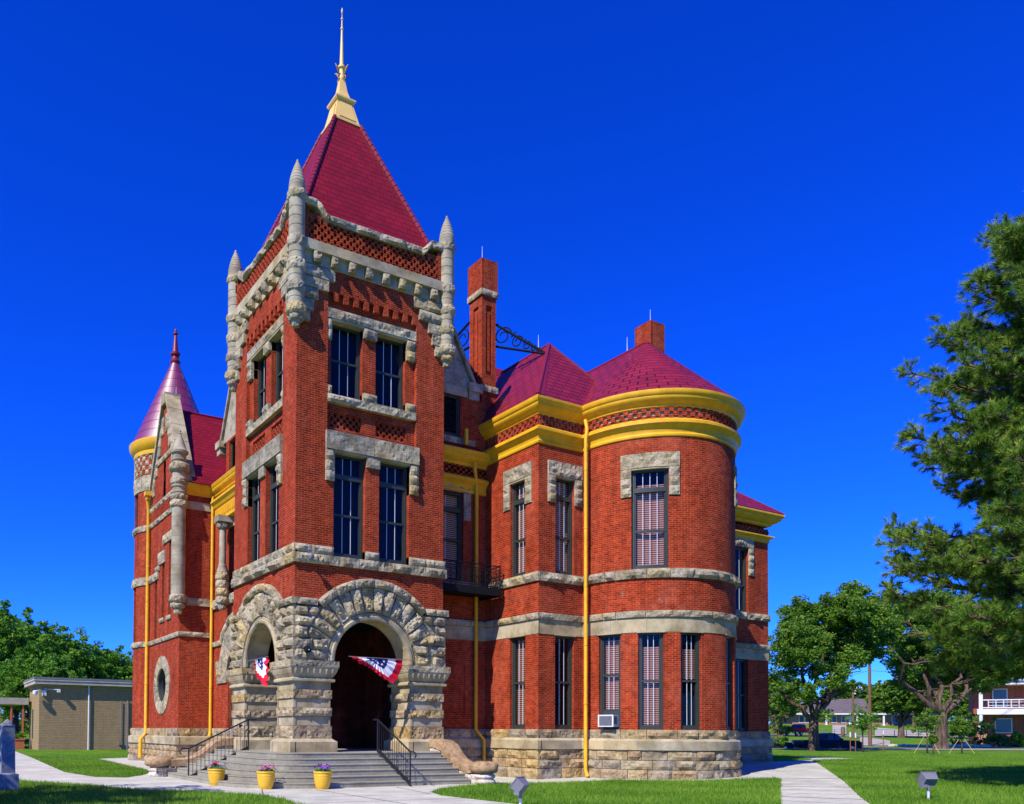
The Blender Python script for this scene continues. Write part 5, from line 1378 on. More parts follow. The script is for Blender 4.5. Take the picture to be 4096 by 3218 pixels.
# ================================================================ ground
def grid_coords():
    xs = sorted(set([-300, -200, -140, -100, -70, -50, -40, -30, -20]+list(range(-16, 62, 1))+list(range(62, 260, 4))+[280, 330, 420, 600]))
    ys = sorted(set([-200, -120, -80, -60, -50, -40]+list(np.arange(-36, 50, 2))+list(range(50, 200, 5))+[220, 260, 320, 420, 600]))
    return xs, ys
xs, ys_ = grid_coords(); m = MB()
V = [(x, y, gz(x, y)) for y in ys_ for x in xs]; nx = len(xs)
me = bpy.data.meshes.new('ground'); me.from_pydata(V, [], [(j*nx+i, j*nx+i+1, (j+1)*nx+i+1, (j+1)*nx+i) for j in range(len(ys_)-1) for i in range(nx-1)])
me.materials.append(MT['lawn']); o = bpy.data.objects.new('ground', me); col.objects.link(o); o['kind'] = 'structure'
def sheet(name, poly, mat, h=.012, cut=True, parent=None):
    import bmesh
    bm = bmesh.new(); vs = [bm.verts.new((x, y, 0)) for x, y in poly]; bm.faces.new(vs)
    if cut:
        for x in list(range(-16, 62)):
            if min(p[0] for p in poly) < x < max(p[0] for p in poly):
                bmesh.ops.bisect_plane(bm, geom=bm.verts[:]+bm.edges[:]+bm.faces[:], plane_co=(x, 0, 0), plane_no=(1, 0, 0))
    bmesh.ops.triangulate(bm, faces=bm.faces[:])
    for v in bm.verts: v.co.z = gz(v.co.x, v.co.y)+h
    bmesh.ops.recalc_face_normals(bm, faces=bm.faces[:])
    for f in bm.faces:
        if f.normal.z < 0: f.normal_flip()
    me = bpy.data.meshes.new(name); bm.to_mesh(me); bm.free(); me.materials.append(MT[mat])
    o = bpy.data.objects.new(name, me); col.objects.link(o); o['kind'] = 'structure'; return o
FRONT = [(-3.1, -16), (-2.95, -9), (-2.9, -6.8), (-2.65, -5.6), (-2.7, -4.2), (-3.4, -2.6), (-5.0, -1.0), (-5.9, 1.6), (-7.4, 4.3)]
BACKL = [(-5.3, 9.6), (-4.9, 5.8), (-4.0, 5.0), (-3.2, 6.2), (-2.4, 8.0), (-2.0, 10.8), (-1.6, 18.3), (-1.3, 24.4)]
MID = [(1.9, -16), (1.6, -9), (1.45, -6.2), (1.9, -5.0), (2.8, -4.1), (5.1, -2.9), (8.3, -3.3), (10.8, -3.4), (12.3, -6.0), (14.3, -6.3), (15.6, -5.8), (15.2, -6.3), (9.5, -10.2), (7.2, -11.8), (4.2, -14.3), (2.6, -16)]
plaza = [(-3.1, -16)]+FRONT[1:]+[(-7.4, 6.5), (-7.2, 12), (-6.9, 30), (-6.7, 45), (-3.6, 45), (-3.8, 40), (-4.4, 26.7)]+BACKL[:]+[(0.6, 25.5), (6, 25.5), (6, 1.0), (20, 1.0), (36, 3), (36.0, 6.6), (33.5, 5.4), (32.8, 4.1), (24.4, -1.9), (15.8, -8.1), (10.7, -11.6), (7.8, -13.7), (5.0, -16), (2.6, -16), (4.2, -14.3), (7.2, -11.8), (9.5, -10.2), (15.2, -6.3), (15.3, -5.9), (14.3, -5.6), (12.3, -5.3), (10.4, -3.5), (8.3, -3.3), (5.1, -2.9), (2.8, -4.1), (1.9, -5.0), (1.45, -6.2), (1.6, -9), (1.9, -16)]
sheet('pavement', plaza, 'concrete')
# joints scored in the walk
m = MB()
def joint(x0, y0, x1, y1, w_=.012):
    d = Vector((x1-x0, y1-y0)).normalized(); n = Vector((-d.y, d.x))*w_
    L = math.hypot(x1-x0, y1-y0); k = max(1, int(L))
    for i in range(k):
        a, b = Vector((x0, y0))+d*L*i/k, Vector((x0, y0))+d*L*(i+1)/k
        m.face([(a.x-n.x, a.y-n.y, gz(a.x, a.y)+.016), (b.x-n.x, b.y-n.y, gz(b.x, b.y)+.016), (b.x+n.x, b.y+n.y, gz(b.x, b.y)+.016), (a.x+n.x, a.y+n.y, gz(a.x, a.y)+.016)])
for k in range(8): joint(-2.8, -5.2-1.6*k, 1.5, -5.6-1.6*k)
joint(-.6, -3.0, -.8, -16); joint(-2.7, -4.3, -1.9, -2.2); joint(1.5, -5.6, 2.0, -2.98); joint(-4.9, -1.0, -2.9, 0.0); joint(-7.4, 4.4, -2.9, 2.8); joint(4.4, -3.2, 4.2, -2.9)
for k in range(9):
    t_ = k/8; a = Vector((15.2, -6.3)).lerp(Vector((7.2, -11.8)), t_); b = Vector((17.0, -7.3)).lerp(Vector((7.8, -13.7)), t_); joint(a.x, a.y, b.x, b.y, .014 if k % 3 else .03)
for k in range(6): joint(-7.2, 9+5*k, -4.9+.1*k, 9+5*k)
joint(19, -4.2, 21, .9); joint(24, .9, 23.5, -2.4)
m.build('pavement_joint', 'dark', None, kind='structure')
# ================================================================ streets behind
FW = Vector((math.cos(YAW), math.sin(YAW), 0)); RT = Vector((math.sin(YAW), -math.cos(YAW), 0))
def at(u, v, d):
    """world point at photo pixel (u, v) and depth d metres, worked out once for placing far things"""
    M_ = cam.matrix_world.to_3x3(); q = M_ @ Vector(((u-PX)/F_PX, -(v-PY)/F_PX, -1)); return CAM+q*(d/q.dot(FW))
def gat(u, d, off=0):
    p = at(u, 2943, d); return Vector((p.x, p.y, gz(p.x, p.y)+off))
def strip(name, u0, u1, dA, dB, mat, h=.02, n=12):
    """a band across the view between two depths, given at its left and right ends"""
    m = MB()
    for k in range(n):
        f0, f1 = k/n, (k+1)/n
        P = []
        for f, s in ((f0, 0), (f1, 0), (f1, 1), (f0, 1)):
            d = (dA[0]+(dA[1]-dA[0])*f) if s == 0 else (dB[0]+(dB[1]-dB[0])*f); p = gat(u0+(u1-u0)*f, d, h); P.append(tuple(p))
        for j in range(1):
            m.face(P)
    return m.build(name, mat, None, kind='structure')
strip('kerb', 2950, 4300, (71, 72), (71.4, 72.4), 'concrete', .13)
strip('road', 2900, 4300, (72.4, 73.4), (78, 79), 'asphalt', .03, 16)
strip('sidewalk', 2950, 4300, (82, 84), (83.3, 85.3), 'concrete', .05)
strip('far_road', 2900, 4300, (131, 128), (143, 140), 'asphalt', .06)
strip('driveway', 3500, 3720, (134, 134), (176, 160), 'path_conc', .12, 6)
strip('garden_path', 3330, 3385, (150, 150), (188, 188), 'path_conc', .12, 6)
strip('cross_walk', 3440, 3560, (86, 86), (128, 104), 'path_conc', .07, 6)

# ---------------------------------------------------------------- trees
def leaf_mesh(name, centers, radii, per, size, seed, mat, flat=.8, droop=0, tvar=.25, dens_up=.0):
    """clumps of small leaves: centers (n,3), one radius each; 'per' leaves a clump"""
    r = np.random.default_rng(seed); c = np.asarray(centers, float); n = len(c)*per
    cc = np.repeat(c, per, 0); rad = np.repeat(np.asarray(radii, float), per)
    d = r.normal(size=(n, 3)); d /= np.linalg.norm(d, axis=1, keepdims=True)
    pos = cc+d*(rad*r.random(n)**.45)[:, None]*np.array([1, 1, flat])
    a = r.normal(size=(n, 3))*np.array([1, 1, .7])+np.array([0, 0, -droop]); a /= np.linalg.norm(a, axis=1, keepdims=True)
    b = np.cross(a, r.normal(size=(n, 3))); b /= np.linalg.norm(b, axis=1, keepdims=True)
    s = size*(.7+.6*r.random(n))[:, None]
    v = np.stack([pos-a*s, pos+b*s*.48, pos+a*s, pos-b*s*.48], 1).reshape(-1, 3)
    me = bpy.data.meshes.new(name); me.vertices.add(4*n); me.vertices.foreach_set('co', v.ravel().astype('f'))
    me.loops.add(4*n); me.loops.foreach_set('vertex_index', np.arange(4*n, dtype='i'))
    me.polygons.add(n); me.polygons.foreach_set('loop_start', np.arange(0, 4*n, 4, dtype='i'))
    me.update(calc_edges=True)
    ct = np.repeat(r.normal(.5, tvar*.7, len(c)), per)+r.normal(0, tvar*.5, n)
    at_ = me.attributes.new('tint', 'FLOAT', 'FACE'); at_.data.foreach_set('value', np.clip(ct, 0, 1).astype('f'))
    me.materials.append(MT[mat]); o = bpy.data.objects.new(name, me); col.objects.link(o); return o
def bend(p0, p1, r, k=6, amp=.06):
    p0, p1 = Vector(p0), Vector(p1); L = (p1-p0).length; o = [p0]
    for i in range(1, k):
        o.append(p0.lerp(p1, i/k)+Vector((r.gauss(0, 1), r.gauss(0, 1), r.gauss(0, .5)))*amp*L*math.sin(math.pi*i/k)+Vector((0, 0, -.04*L*math.sin(math.pi*i/k))))
    o.append(p1); return o
def broad_tree(loc, h, rad, trunk_r, fork, seed, label, group='broad trees behind the courthouse', lobes=None, per=90, leaf=.13, clumps=330, mat='leaf', bark='bark', limbs=None, name='broad_tree', cz=.62, ch=.42):
    r = random.Random(seed); o = thing(name, label, 'tree', tuple(loc), group)
    m = MB(); n1 = 9
    top = Vector((0, 0, fork)); m.tube([(0, 0, -.3), (0, 0, .1), (0, 0, .5), (0, 0, fork*.6), top], [trunk_r*1.7, trunk_r*1.35, trunk_r*1.05, trunk_r*.95, trunk_r*.9], 12)
    lobes = lobes or [(rad*.55*math.cos(a), rad*.55*math.sin(a), h*cz+r.uniform(-.06, .1)*h, rad*r.uniform(.48, .62), h*ch*r.uniform(.5, .62)) for a in np.linspace(0, 6.28, 7)[:-1]+r.random()]+[(0, 0, h*.78, rad*.55, h*.22)]
    limbs = limbs or [(l[0]*.8, l[1]*.8, l[2]*.95) for l in lobes]
    tips = []
    for l in limbs:
        P = bend(top-Vector((0, 0, trunk_r*.6)), l, r, 6, .05); m.tube(P, [trunk_r*.5*(1-i/6.5)+.03 for i in range(len(P))], 8); tips.append(P)
        for _ in range(5):
            i = r.randint(2, 5); q = P[i]; e = q+Vector((r.gauss(0, 1), r.gauss(0, 1), abs(r.gauss(0, .8)))).normalized()*rad*r.uniform(.25, .5)
            Q = bend(q, e, r, 4, .08); m.tube(Q, [trunk_r*.22*(1-j/5)+.012 for j in range(len(Q))], 5, cap=False)
    t = m.build('trunk', bark, o, smooth=True)
    C, R = [], []
    tot = sum(l[3]**2 for l in lobes)
    for l in lobes:
        for _ in range(int(clumps*l[3]**2/tot)):
            v = Vector((r.gauss(0, 1), r.gauss(0, 1), r.gauss(0, 1))).normalized()*(r.random()**.32)
            C.append((l[0]+v.x*l[3], l[1]+v.y*l[3], l[2]+v.z*l[4])); R.append(r.uniform(.32, .62)*(rad/5)**.5)
    c = leaf_mesh('crown', C, R, per, leaf, seed, mat); c.parent = o
    return o
# the two big trees beyond the right lawn, a near pair whose crowns meet
p = gat(3255, 68.3)
def rel(u, v, d, base):
    q = at(u, v, d)-base; return q
def lobes_px(base, L):
    out = []
    for u, v, ru, rv, d in L:
        q = at(u, v, d)-base; k = d/F_PX; out.append((q.x, q.y, q.z, ru*k, rv*k))
    return out
L1 = lobes_px(p, [(3160, 2540, 85, 95, 67), (3260, 2480, 130, 60, 69), (3380, 2440, 120, 70, 67), (3300, 2590, 150, 90, 71), (3420, 2560, 130, 80, 69), (3480, 2470, 80, 90, 67), (3150, 2680, 70, 90, 69), (3500, 2620, 70, 40, 68), (3130, 2780, 45, 60, 71), (3210, 2640, 90, 110, 72), (3290, 2850, 22, 60, 66), (3360, 2760, 40, 30, 70), (3100, 2600, 50, 80, 66), (3090, 2730, 40, 60, 67), (3200, 2440, 70, 45, 68), (3400, 2390, 80, 50, 68), (3520, 2520, 70, 70, 69), (3200, 2760, 50, 50, 65), (3320, 2700, 70, 50, 65), (3400, 2640, 60, 50, 66), (3230, 2580, 90, 80, 65)])
lm1 = [tuple(at(u, v, d)-p) for u, v, d in ((3080, 2690, 67), (3180, 2480, 69), (3290, 2470, 68), (3440, 2640, 68), (3400, 2500, 68), (3350, 2550, 70))]
broad_tree(p, 11, 6, .38, 2.7, 11, 'large spreading elm rising behind the parked dark pickup', lobes=L1, limbs=lm1, clumps=800, per=95, leaf=.125, bark='bark_dark')
p = gat(3765, 77)
L2_ = lobes_px(p, [(3620, 2480, 80, 85, 76), (3700, 2440, 130, 80, 77), (3830, 2480, 130, 90, 76), (3760, 2600, 160, 90, 79), (3650, 2640, 90, 90, 78), (3900, 2560, 120, 110, 78), (3880, 2700, 120, 70, 79), (3720, 2730, 60, 60, 80), (3640, 2720, 60, 60, 80), (3980, 2500, 110, 110, 78), (3560, 2520, 60, 70, 76), (3580, 2430, 60, 60, 76)])
lm2 = [tuple(at(u, v, d)-p) for u, v, d in ((3520, 2520, 75), (3620, 2600, 77), (3730, 2450, 77), (3850, 2620, 77), (3960, 2500, 78), (3700, 2560, 79))]
broad_tree(p, 14, 7, .50, 3.4, 12, 'large elm with a forked pale trunk on the right, left of the white porch', lobes=L2_, limbs=lm2, clumps=900, per=95, leaf=.14, bark='bark_dark')
# smaller trees farther back
T3 = broad_tree(gat(3605, 125), 10.0, 4.6, .42, 2.4, 13, 'round dark tree beside the driveway of the low brick house', clumps=330, per=70, leaf=.24, mat='leaf', bark='bark_dark')
def more(src, u, d, sc_, rz, label, grp=None):
    q = gat(u, d); c = copy_tree(src, label, None, tuple(q), rz, (sc_,)*3); 
    return c
more(T3, 3540, 222, 1.2, 2.0, 'tree behind the right end of the low brick house roof')
more(T3, 3380, 215, 1.25, 1.0, 'distant tree over the left half of the low house roof')
more(T3, 3660, 185, 1.25, 3.0, 'distant tree between the two big elms, at the horizon')
more(T3, 3090, 168, .95, 4.0, 'dark tree behind the red pickup, left of the large spreading elm')
more(T3, 3120, 130, 1.0, 5.0, 'dark tree behind the pink flowering bush next to the courthouse')
more(T3, 3780, 150, 1.2, 5.5, 'tree seen under the crown of the forked elm')
more(T3, 3900, 118, .9, .5, 'dark tree close to the left corner of the white porch house')
more(T3, 4040, 128, 1.3, .9, 'tree behind the roof of the white porch house')
# shade tree behind the marker, just outside the left of the picture; its shadow lies on the front lawn
broad_tree(Vector((-15.5, -5.5, 0)), 11.5, 4.4, .3, 3.0, 61, 'shade tree outside the left edge whose shadow covers the stone obelisk', None, clumps=360, per=80, leaf=.10)
# trees behind the annex on the left
T4 = broad_tree(gat(60, 92), 14.8, 8.0, .4, 3.2, 21, 'leafy tree at the left edge, tallest of the row behind the tan annex', 'trees behind the tan annex', clumps=430, per=75, leaf=.20, mat='leaf_bright', bark='bark_dark')
for u, d, s, rz, lb in ((-120, 84, 1.05, 1, 'tree half cut off by the left edge of the photo'), (215, 98, .92, 2.2, 'tree just right of the tallest one behind the tan annex'), (360, 104, .86, 3.1, 'rounded tree above the middle of the annex roof'), (500, 108, .80, 4.4, 'tree peeking out beside the brick corner turret'), (130, 75, .62, 5.2, 'low dark tree behind the canopy at the annex entrance')):
    more(T4, u, d, s, rz, lb)
# distant wood line that reads as one mass
r = random.Random(5); C, R = [], []
for k in range(520):
    u = r.uniform(2900, 4300); d = r.uniform(225, 300); q = gat(u, d); C.append((q.x, q.y, q.z+r.uniform(0, 8.5))); R.append(r.uniform(1.2, 2.6))
for k in range(260):
    u = r.uniform(-500, 700); d = r.uniform(120, 160); q = gat(u, d); C.append((q.x, q.y, q.z+r.uniform(0, 7))); R.append(r.uniform(1.2, 2.4))
o = leaf_mesh('far_woods', C, R, 60, .4, 5, 'leaf'); o['kind'] = 'stuff'; o['label'] = 'distant line of green woods beyond the houses'

# pine at the right edge, needles in tufts at the ends of the boughs
def pine():
    r = random.Random(31); base = Vector((17.2, -14.3, 0)); base.z = gz(base.x, base.y)
    o = thing('pine_tree', 'tall pine with long needles filling the right edge of the photo', 'tree', tuple(base))
    m = MB(); H = 17.3; n = 14
    m.tube([(.1*math.sin(i*.6), .1*math.cos(i*.5), -.2+H*i/n) for i in range(n+1)], [.30*(1-i/n)**.8+.03 for i in range(n+1)], 12)
    tuf = []
    def bough(z, az, L, up):
        d = Vector((math.cos(az), math.sin(az), 0)); P = []
        for i in range(8):
            f = i/7; P.append(Vector((0, 0, z))+d*L*f+Vector((0, 0, L*(up*f-.25*f*(1-f)*1.2)))+Vector((r.gauss(0, 1), r.gauss(0, 1), r.gauss(0, 1)))*.04*L*f)
        m.tube(P, [.07*(1-i/8)*(L/4)+.012 for i in range(8)], 6, cap=False)
        nb = int(36*L/3)
        for _ in range(nb):
            f = r.uniform(.22, 1); i = min(6, int(f*7)); q = P[i].lerp(P[i+1], f*7-i)
            sd = d.cross(Vector((0, 0, 1)))*r.choice((-1, 1)); e = q+(d*r.uniform(.2, .9)+sd*r.uniform(.2, 1)+Vector((0, 0, r.uniform(-.25, .7)))).normalized()*r.uniform(.35, .95)*(1.15-f*.5)*max(.7, L/4)
            m.tube([q, q.lerp(e, .5)+Vector((0, 0, -.04)), e], [.02, .014, .008], 4, cap=False)
            tuf.append((e, (e-q).normalized()));
            for g in (.45, .72):
                for _2 in range(2):
                    s = q.lerp(e, g); dr = ((e-q).normalized()+Vector((r.gauss(0, .7), r.gauss(0, .7), r.gauss(.15, .5)))).normalized(); e2 = s+dr*r.uniform(.12, .34); m.tube([s, e2], [.009, .006], 3, cap=False); tuf.append((e2, dr))
    z = 3.5
    # branch layers; lengths follow the crown, widest low down, with a gap between the layers
    while z < H-.4:
        f = z/H; L = 4.9*(1-f**4.0)*r.uniform(.78, 1.1)
        if 7.1 < z < 8.0 or 10.2 < z < 10.6: L *= .62
        for k in range(7): bough(z+r.uniform(-.2, .2), z*2.4+r.uniform(-.3, .3)+k*.898, L*r.uniform(.8, 1.05), r.uniform(-.02, .28)+.25*f)
        z += .42
    m.build('trunk', 'bark_dark', o, smooth=True)
    T = np.array([tuple(t[0]) for t in tuf]); D = np.array([tuple(t[1]) for t in tuf]); N = len(T); per = 38
    g = np.random.default_rng(3); n = N*per; c = np.repeat(T, per, 0); d = np.repeat(D, per, 0)
    v = g.normal(size=(n, 3)); v -= d*(v*d).sum(1, keepdims=True); v /= np.linalg.norm(v, axis=1, keepdims=True)
    ang = g.uniform(.15, 1.25, n)[:, None]; dirn = d*np.cos(ang)+v*np.sin(ang); ln = g.uniform(.13, .22, n)[:, None]
    st = c-d*g.uniform(0, .12, n)[:, None]; wv = np.cross(dirn, g.normal(size=(n, 3))); wv /= np.linalg.norm(wv, axis=1, keepdims=True); wv *= .0075
    V = np.stack([st-wv, st+wv, st+dirn*ln], 1).reshape(-1, 3)
    me = bpy.data.meshes.new('needles'); me.vertices.add(3*n); me.vertices.foreach_set('co', V.ravel().astype('f')); me.loops.add(3*n); me.loops.foreach_set('vertex_index', np.arange(3*n, dtype='i'))
    me.polygons.add(n); me.polygons.foreach_set('loop_start', np.arange(0, 3*n, 3, dtype='i')); me.update(calc_edges=True)
    tt = np.clip(np.repeat(g.normal(.5, .22, N), per)+g.normal(0, .15, n), 0, 1); a = me.attributes.new('tint', 'FLOAT', 'FACE'); a.data.foreach_set('value', tt.astype('f'))
    me.materials.append(MT['needle']); q = bpy.data.objects.new('needles', me); col.objects.link(q); q.parent = o
    print('pine tufts', N)
pine()

# young trees and stakes
def sapling(u, d, h, seed, label, crown=(.9, .8), mat='leaf_bright', guy=False):
    r = random.Random(seed); b = gat(u, d); o = thing('young_tree', label, 'young tree', tuple(b), 'young staked trees on the lawn')
    m = MB(); m.tube([(0, 0, -.1), (.02, 0, h*.35), (0, .03, h*.7), (0, 0, h*.95)], [.06, .05, .035, .012], 7)
    for k in range(12):
        a = r.uniform(0, 6.28); z = h*r.uniform(.38, .8); L = crown[0]*r.uniform(.5, 1); m.tube([(0, 0, z), (L*.6*math.cos(a), L*.6*math.sin(a), z+L*.3), (L*math.cos(a), L*math.sin(a), z+L*.7)], [.018, .012, .006], 4, cap=False)
    m.build('trunk', 'bark', o, smooth=True)
    C = [(crown[0]*r.gauss(0, .5), crown[0]*r.gauss(0, .5), h*.66+crown[1]*r.gauss(0, .55)) for _ in range(70)]
    c = leaf_mesh('crown', C, [.2]*70, 30, .075, seed, mat); c.parent = o
    if guy:
        m = MB()
        for a in (0.4, 2.5, 4.6): m.tube([(.0, 0, h*.45), (.9*math.cos(a), .9*math.sin(a), 0)], .012, 4)
        m.build('guy_rope', 'pale_yellow', o)
    return o
sapling(3450, 64.2, 3.8, 41, 'young airy tree in front of the wooden pole')
sapling(3708, 61, 3.6, 42, 'young bushy tree left of the forked elm trunk', (.85, .7), 'leaf', True)
sapling(3847, 61.7, 3.1, 43, 'thin young tree right of the forked elm trunk', (.7, .5), 'leaf', True)
sapling(3733, 56, 1.7, 44, 'stunted young tree beside the bushy one, nearest the lawn', (.15, .2), 'leaf')
MT['orange_stake'] = plain('rust_stake', (.30, .10, .03), .7, .2)
for k, (u, d, h, lb) in enumerate(((3401, 63.5, 1.55, 'white topped stake over the bonnet of the dark pickup'), (3422, 64, 1.5, 'white topped stake just right of the dark pickup'), (3533, 67.4, 1.75, 'white topped stake standing alone right of the airy young tree'))):
    o = thing('stake', lb, 'stake', tuple(gat(u, d)), 'white topped stakes'); m = MB(); m.tube([(0, 0, 0), (0, 0, h)], .03, 6); m.build('rod', 'orange_stake', o); m = MB(); m.tube([(0, 0, h-.38), (0, 0, h)], .055, 8); m.build('sleeve', 'white', o)
# utility poles and wires
def pole(u, d, h, label, arms):
    b = gat(u, d); o = thing('utility_pole', label, 'utility pole', tuple(b), 'wooden utility poles'); m = MB(); m.tube([(0, 0, -.2), (0, 0, h)], [.19, .12], 10); m.build('post', 'wood', o, smooth=40)
    for z, L in arms:
        m = MB(); e = RT*L; q = Vector((0, 0, z)); m.tube([q-e, q+e], .06, 5); 
        m.build('crossarm', 'wood', o)
        m = MB()
        for s in (-.9, -.4, .4, .9): m.lathe((e*s).x, (e*s).y, [(.05, z+.05), (.06, z+.2), (.03, z+.28), (0, z+.3)], 8)
        m.build('insulator', 'white', o)
    return o, b
o1, b1 = pole(3480, 86.3, 11.5, 'tall wooden pole between the airy young tree and the low brick house', ((10.8, 1.2),))
o2, b2 = pole(3413, 120, 7.6, 'shorter wooden pole in front of the low brick house roof', ((7.2, 1.4),))
m = MB(); m.lathe(.35, 0, [(.0, 6.4), (.22, 6.42), (.22, 7.0), (0, 7.05)], 10); m.build('transformer', 'white', o2)
m = MB()
for dz, sx in ((10.9, -1), (10.9, 1), (7.9, 0)):
    a = b1+Vector((0, 0, dz))+RT*sx*1.1; e = a+RT*60+FW*6; L_ = a-RT*16+FW*34+Vector((0, 0, -3))
    for s, f in ((a, e), (a, L_)): m.tube([s.lerp(f, k/10)-Vector((0, 0, 1.2*math.sin(math.pi*k/10))) for k in range(11)], .022, 4, cap=False)
tag(m.build('overhead_wire', 'grey_metal', None), 'overhead wires strung from the tall wooden pole', 'wire')
m = MB(); o = thing('bollard', 'short thick post on the grass before the low brick house', 'post', tuple(gat(3372, 128))); m.lathe(0, 0, [(.3, 0), (.3, 1.5), (.2, 1.6), (0, 1.62)], 12); m.build('shaft', 'bark', o, smooth=40)
# wire fence beyond the sidewalk
o = thing('wire_fence', 'low wire fence with thin posts along the far lawn', 'fence', tuple(gat(3500, 126)))
m = MB(); org = Vector(o.location)
P = [gat(3290+i*48, 127) for i in range(10)]
for q in P: m = MB(); m.tube([q-org, q-org+Vector((0, 0, 1.25))], .05, 5); m.build('post', 'grey_metal', o)
m = MB()
for z in (.5, .85, 1.18): m.tube([q-org+Vector((0, 0, z)) for q in P], .02, 4, cap=False)
m.build('wire', 'grey_metal', o)

# ---------------------------------------------------------------- vehicles
def car(kind, loc, rz, label, paint, scale=1.0):
    name = {'pickup': 'pickup_truck', 'sedan': 'parked_car'}[kind]; o = thing(name, label, kind, loc, rz=rz); o.scale = (scale,)*3
    m = MB(); Wd = .98
    if kind == 'pickup':
        body = [(-2.85, .42), (-2.9, .62), (-2.86, 1.08), (-.72, 1.12), (-.70, 1.12), (1.05, 1.13), (2.55, 1.06), (2.82, .92), (2.88, .62), (2.8, .42)]
        cab = [(-.72, 1.12), (-.62, 1.72), (-.2, 1.84), (.35, 1.82), (1.12, 1.13)]
    else:
        body = [(-2.3, .35), (-2.35, .6), (-2.25, .95), (-1.4, 1.02), (.9, .98), (2.1, .82), (2.3, .62), (2.25, .35)]
        cab = [(-1.6, 1.0), (-.95, 1.40), (-.1, 1.45), (.35, 1.38), (1.15, .96)]
    def prism(m, pts, w0, w1, zlo=None):
        zs = [p[1] for p in pts]; za, zb = min(zs), max(zs); wd = lambda z: w0+(w1-w0)*((z-za)/(zb-za))**1.5
        n = len(pts)
        for i in range(n-1):
            a, b = pts[i], pts[i+1]; m.face([(a[0], -wd(a[1]), a[1]), (b[0], -wd(b[1]), b[1]), (b[0], wd(b[1]), b[1]), (a[0], wd(a[1]), a[1])])
        m.face([(p[0], -wd(p[1]), p[1]) for p in pts]); m.face([(p[0], wd(p[1]), p[1]) for p in pts][::-1])
    prism(m, body, .98, .94)
    if kind == 'pickup': m.mi[-1:] = m.mi[-1:]
    b = m.build('body', paint, o, smooth=25); bv = b.modifiers.new('bevel', 'BEVEL'); bv.width = .05; bv.segments = 2; bv.limit_method = 'ANGLE'
    m = MB(); prism(m, cab, .90, .72); m.build('cab', paint, o, smooth=25)
    m = MB()
    for sg in (-1, 1):
        for xa, xb in (((-.55, .16), (.22, .98)) if kind == 'pickup' else ((-1.25, -.35), (-.28, .75))):
            zb_ = cab[0][1]+.06; zt = max(c[1] for c in cab)-.12
            y = lambda z: sg*(.90+(.72-.90)*((z-cab[0][1])/(max(c[1] for c in cab)-cab[0][1]))**1.5+.012)
            sh = .42 if xb > .6 else 0
            q = [(xa, y(zb_), zb_), (xb, y(zb_), zb_), (xb-sh, y(zt), zt), (xa+(.05 if kind == 'pickup' else .3 if xa < -1 else 0), y(zt), zt)]; m.face(q)
    f0, f1 = cab[-1], cab[-2]; m.face([(f0[0]-.02, -.8, f0[1]+.05), (f0[0]-.02, .8, f0[1]+.05), (f1[0]+.04, .64, f1[1]-.03), (f1[0]+.04, -.64, f1[1]-.03)])
    m.build('side_glass', 'car_glass', o)
    wr = .38 if kind == 'pickup' else .33
    for sx in ((1.85, -1.8) if kind == 'pickup' else (1.45, -1.4)):
        for sy in (-.86, .86):
            m = MB(); m.tube([(sx, sy-.12, wr), (sx, sy+.12, wr)], wr, 20); wh = m.build('wheel', 'tyre', o, smooth=40)
            m = MB(); m.tube([(sx, sy-.13, wr), (sx, sy+.13, wr)], wr*.58, 14); m.build('rim', 'chrome', wh, smooth=40)
    fx = body[-2][0]
    for sy in (-.70, .70): m = MB(); m.cube(fx-.22, fx+.03, sy-.22, sy+.27, .70, .95); m.build('headlight', 'headlamp', o)
    m = MB(); m.cube(fx-.06, fx+.05, -.92, .92, .45, .62); m.build('bumper', 'chrome', o)
    m = MB(); m.cube(fx-.1, fx+.025, -.46, .46, .68, .92); m.build('grille', 'iron', o)
    for sy in (-.86, .86): m = MB(); m.cube(body[1][0]-.02, body[1][0]+.12, sy-.08, sy+.08, .72, 1.0); m.build('tail_light', 'red_glass', o)
    m = MB()
    for sy in (-1, 1): m.cube(.78, .92, sy*.98-.06, sy*.98+.06, 1.16, 1.34)
    m.build('mirror', paint, o)
    return o
MT['navy'] = plain('navy_paint', (.006, .007, .022), .4, .12, var=.02); MT['red_paint'] = plain('red_paint', (.60, .008, .012), .4, .12, var=.02)
MT['car_glass'] = plain('car_glass', (.05, .07, .10), .12, .5, var=.02); MT['tyre'] = plain('tyre', (.02, .02, .02), .85, .2); MT['chrome'] = plain('chrome', (.5, .5, .52), .25, .6, metal=.8, var=.02)
MT['headlamp'] = plain('headlamp', (.7, .72, .75), .15, .6, var=.02); MT['red_glass'] = plain('red_glass', (.45, .01, .01), .2, .6)
ang = math.atan2(RT.y, RT.x)
q = gat(3308, 75.3); car('pickup', tuple(q+Vector((0, 0, -.32))), ang+R_(4), 'dark navy pickup truck parked behind the large elm trunk', 'navy', .96)
q = gat(3060, 75.5); car('sedan', tuple(q+Vector((0, 0, -.30))), ang+R_(6), 'dark blue car with only its nose showing past the courthouse corner', 'navy', .95)
q = gat(3195, 136); car('pickup', tuple(q+Vector((0, 0, .1))), ang+R_(180+28), 'bright red pickup truck parked far off across the lawn', 'red_paint', 1.0)

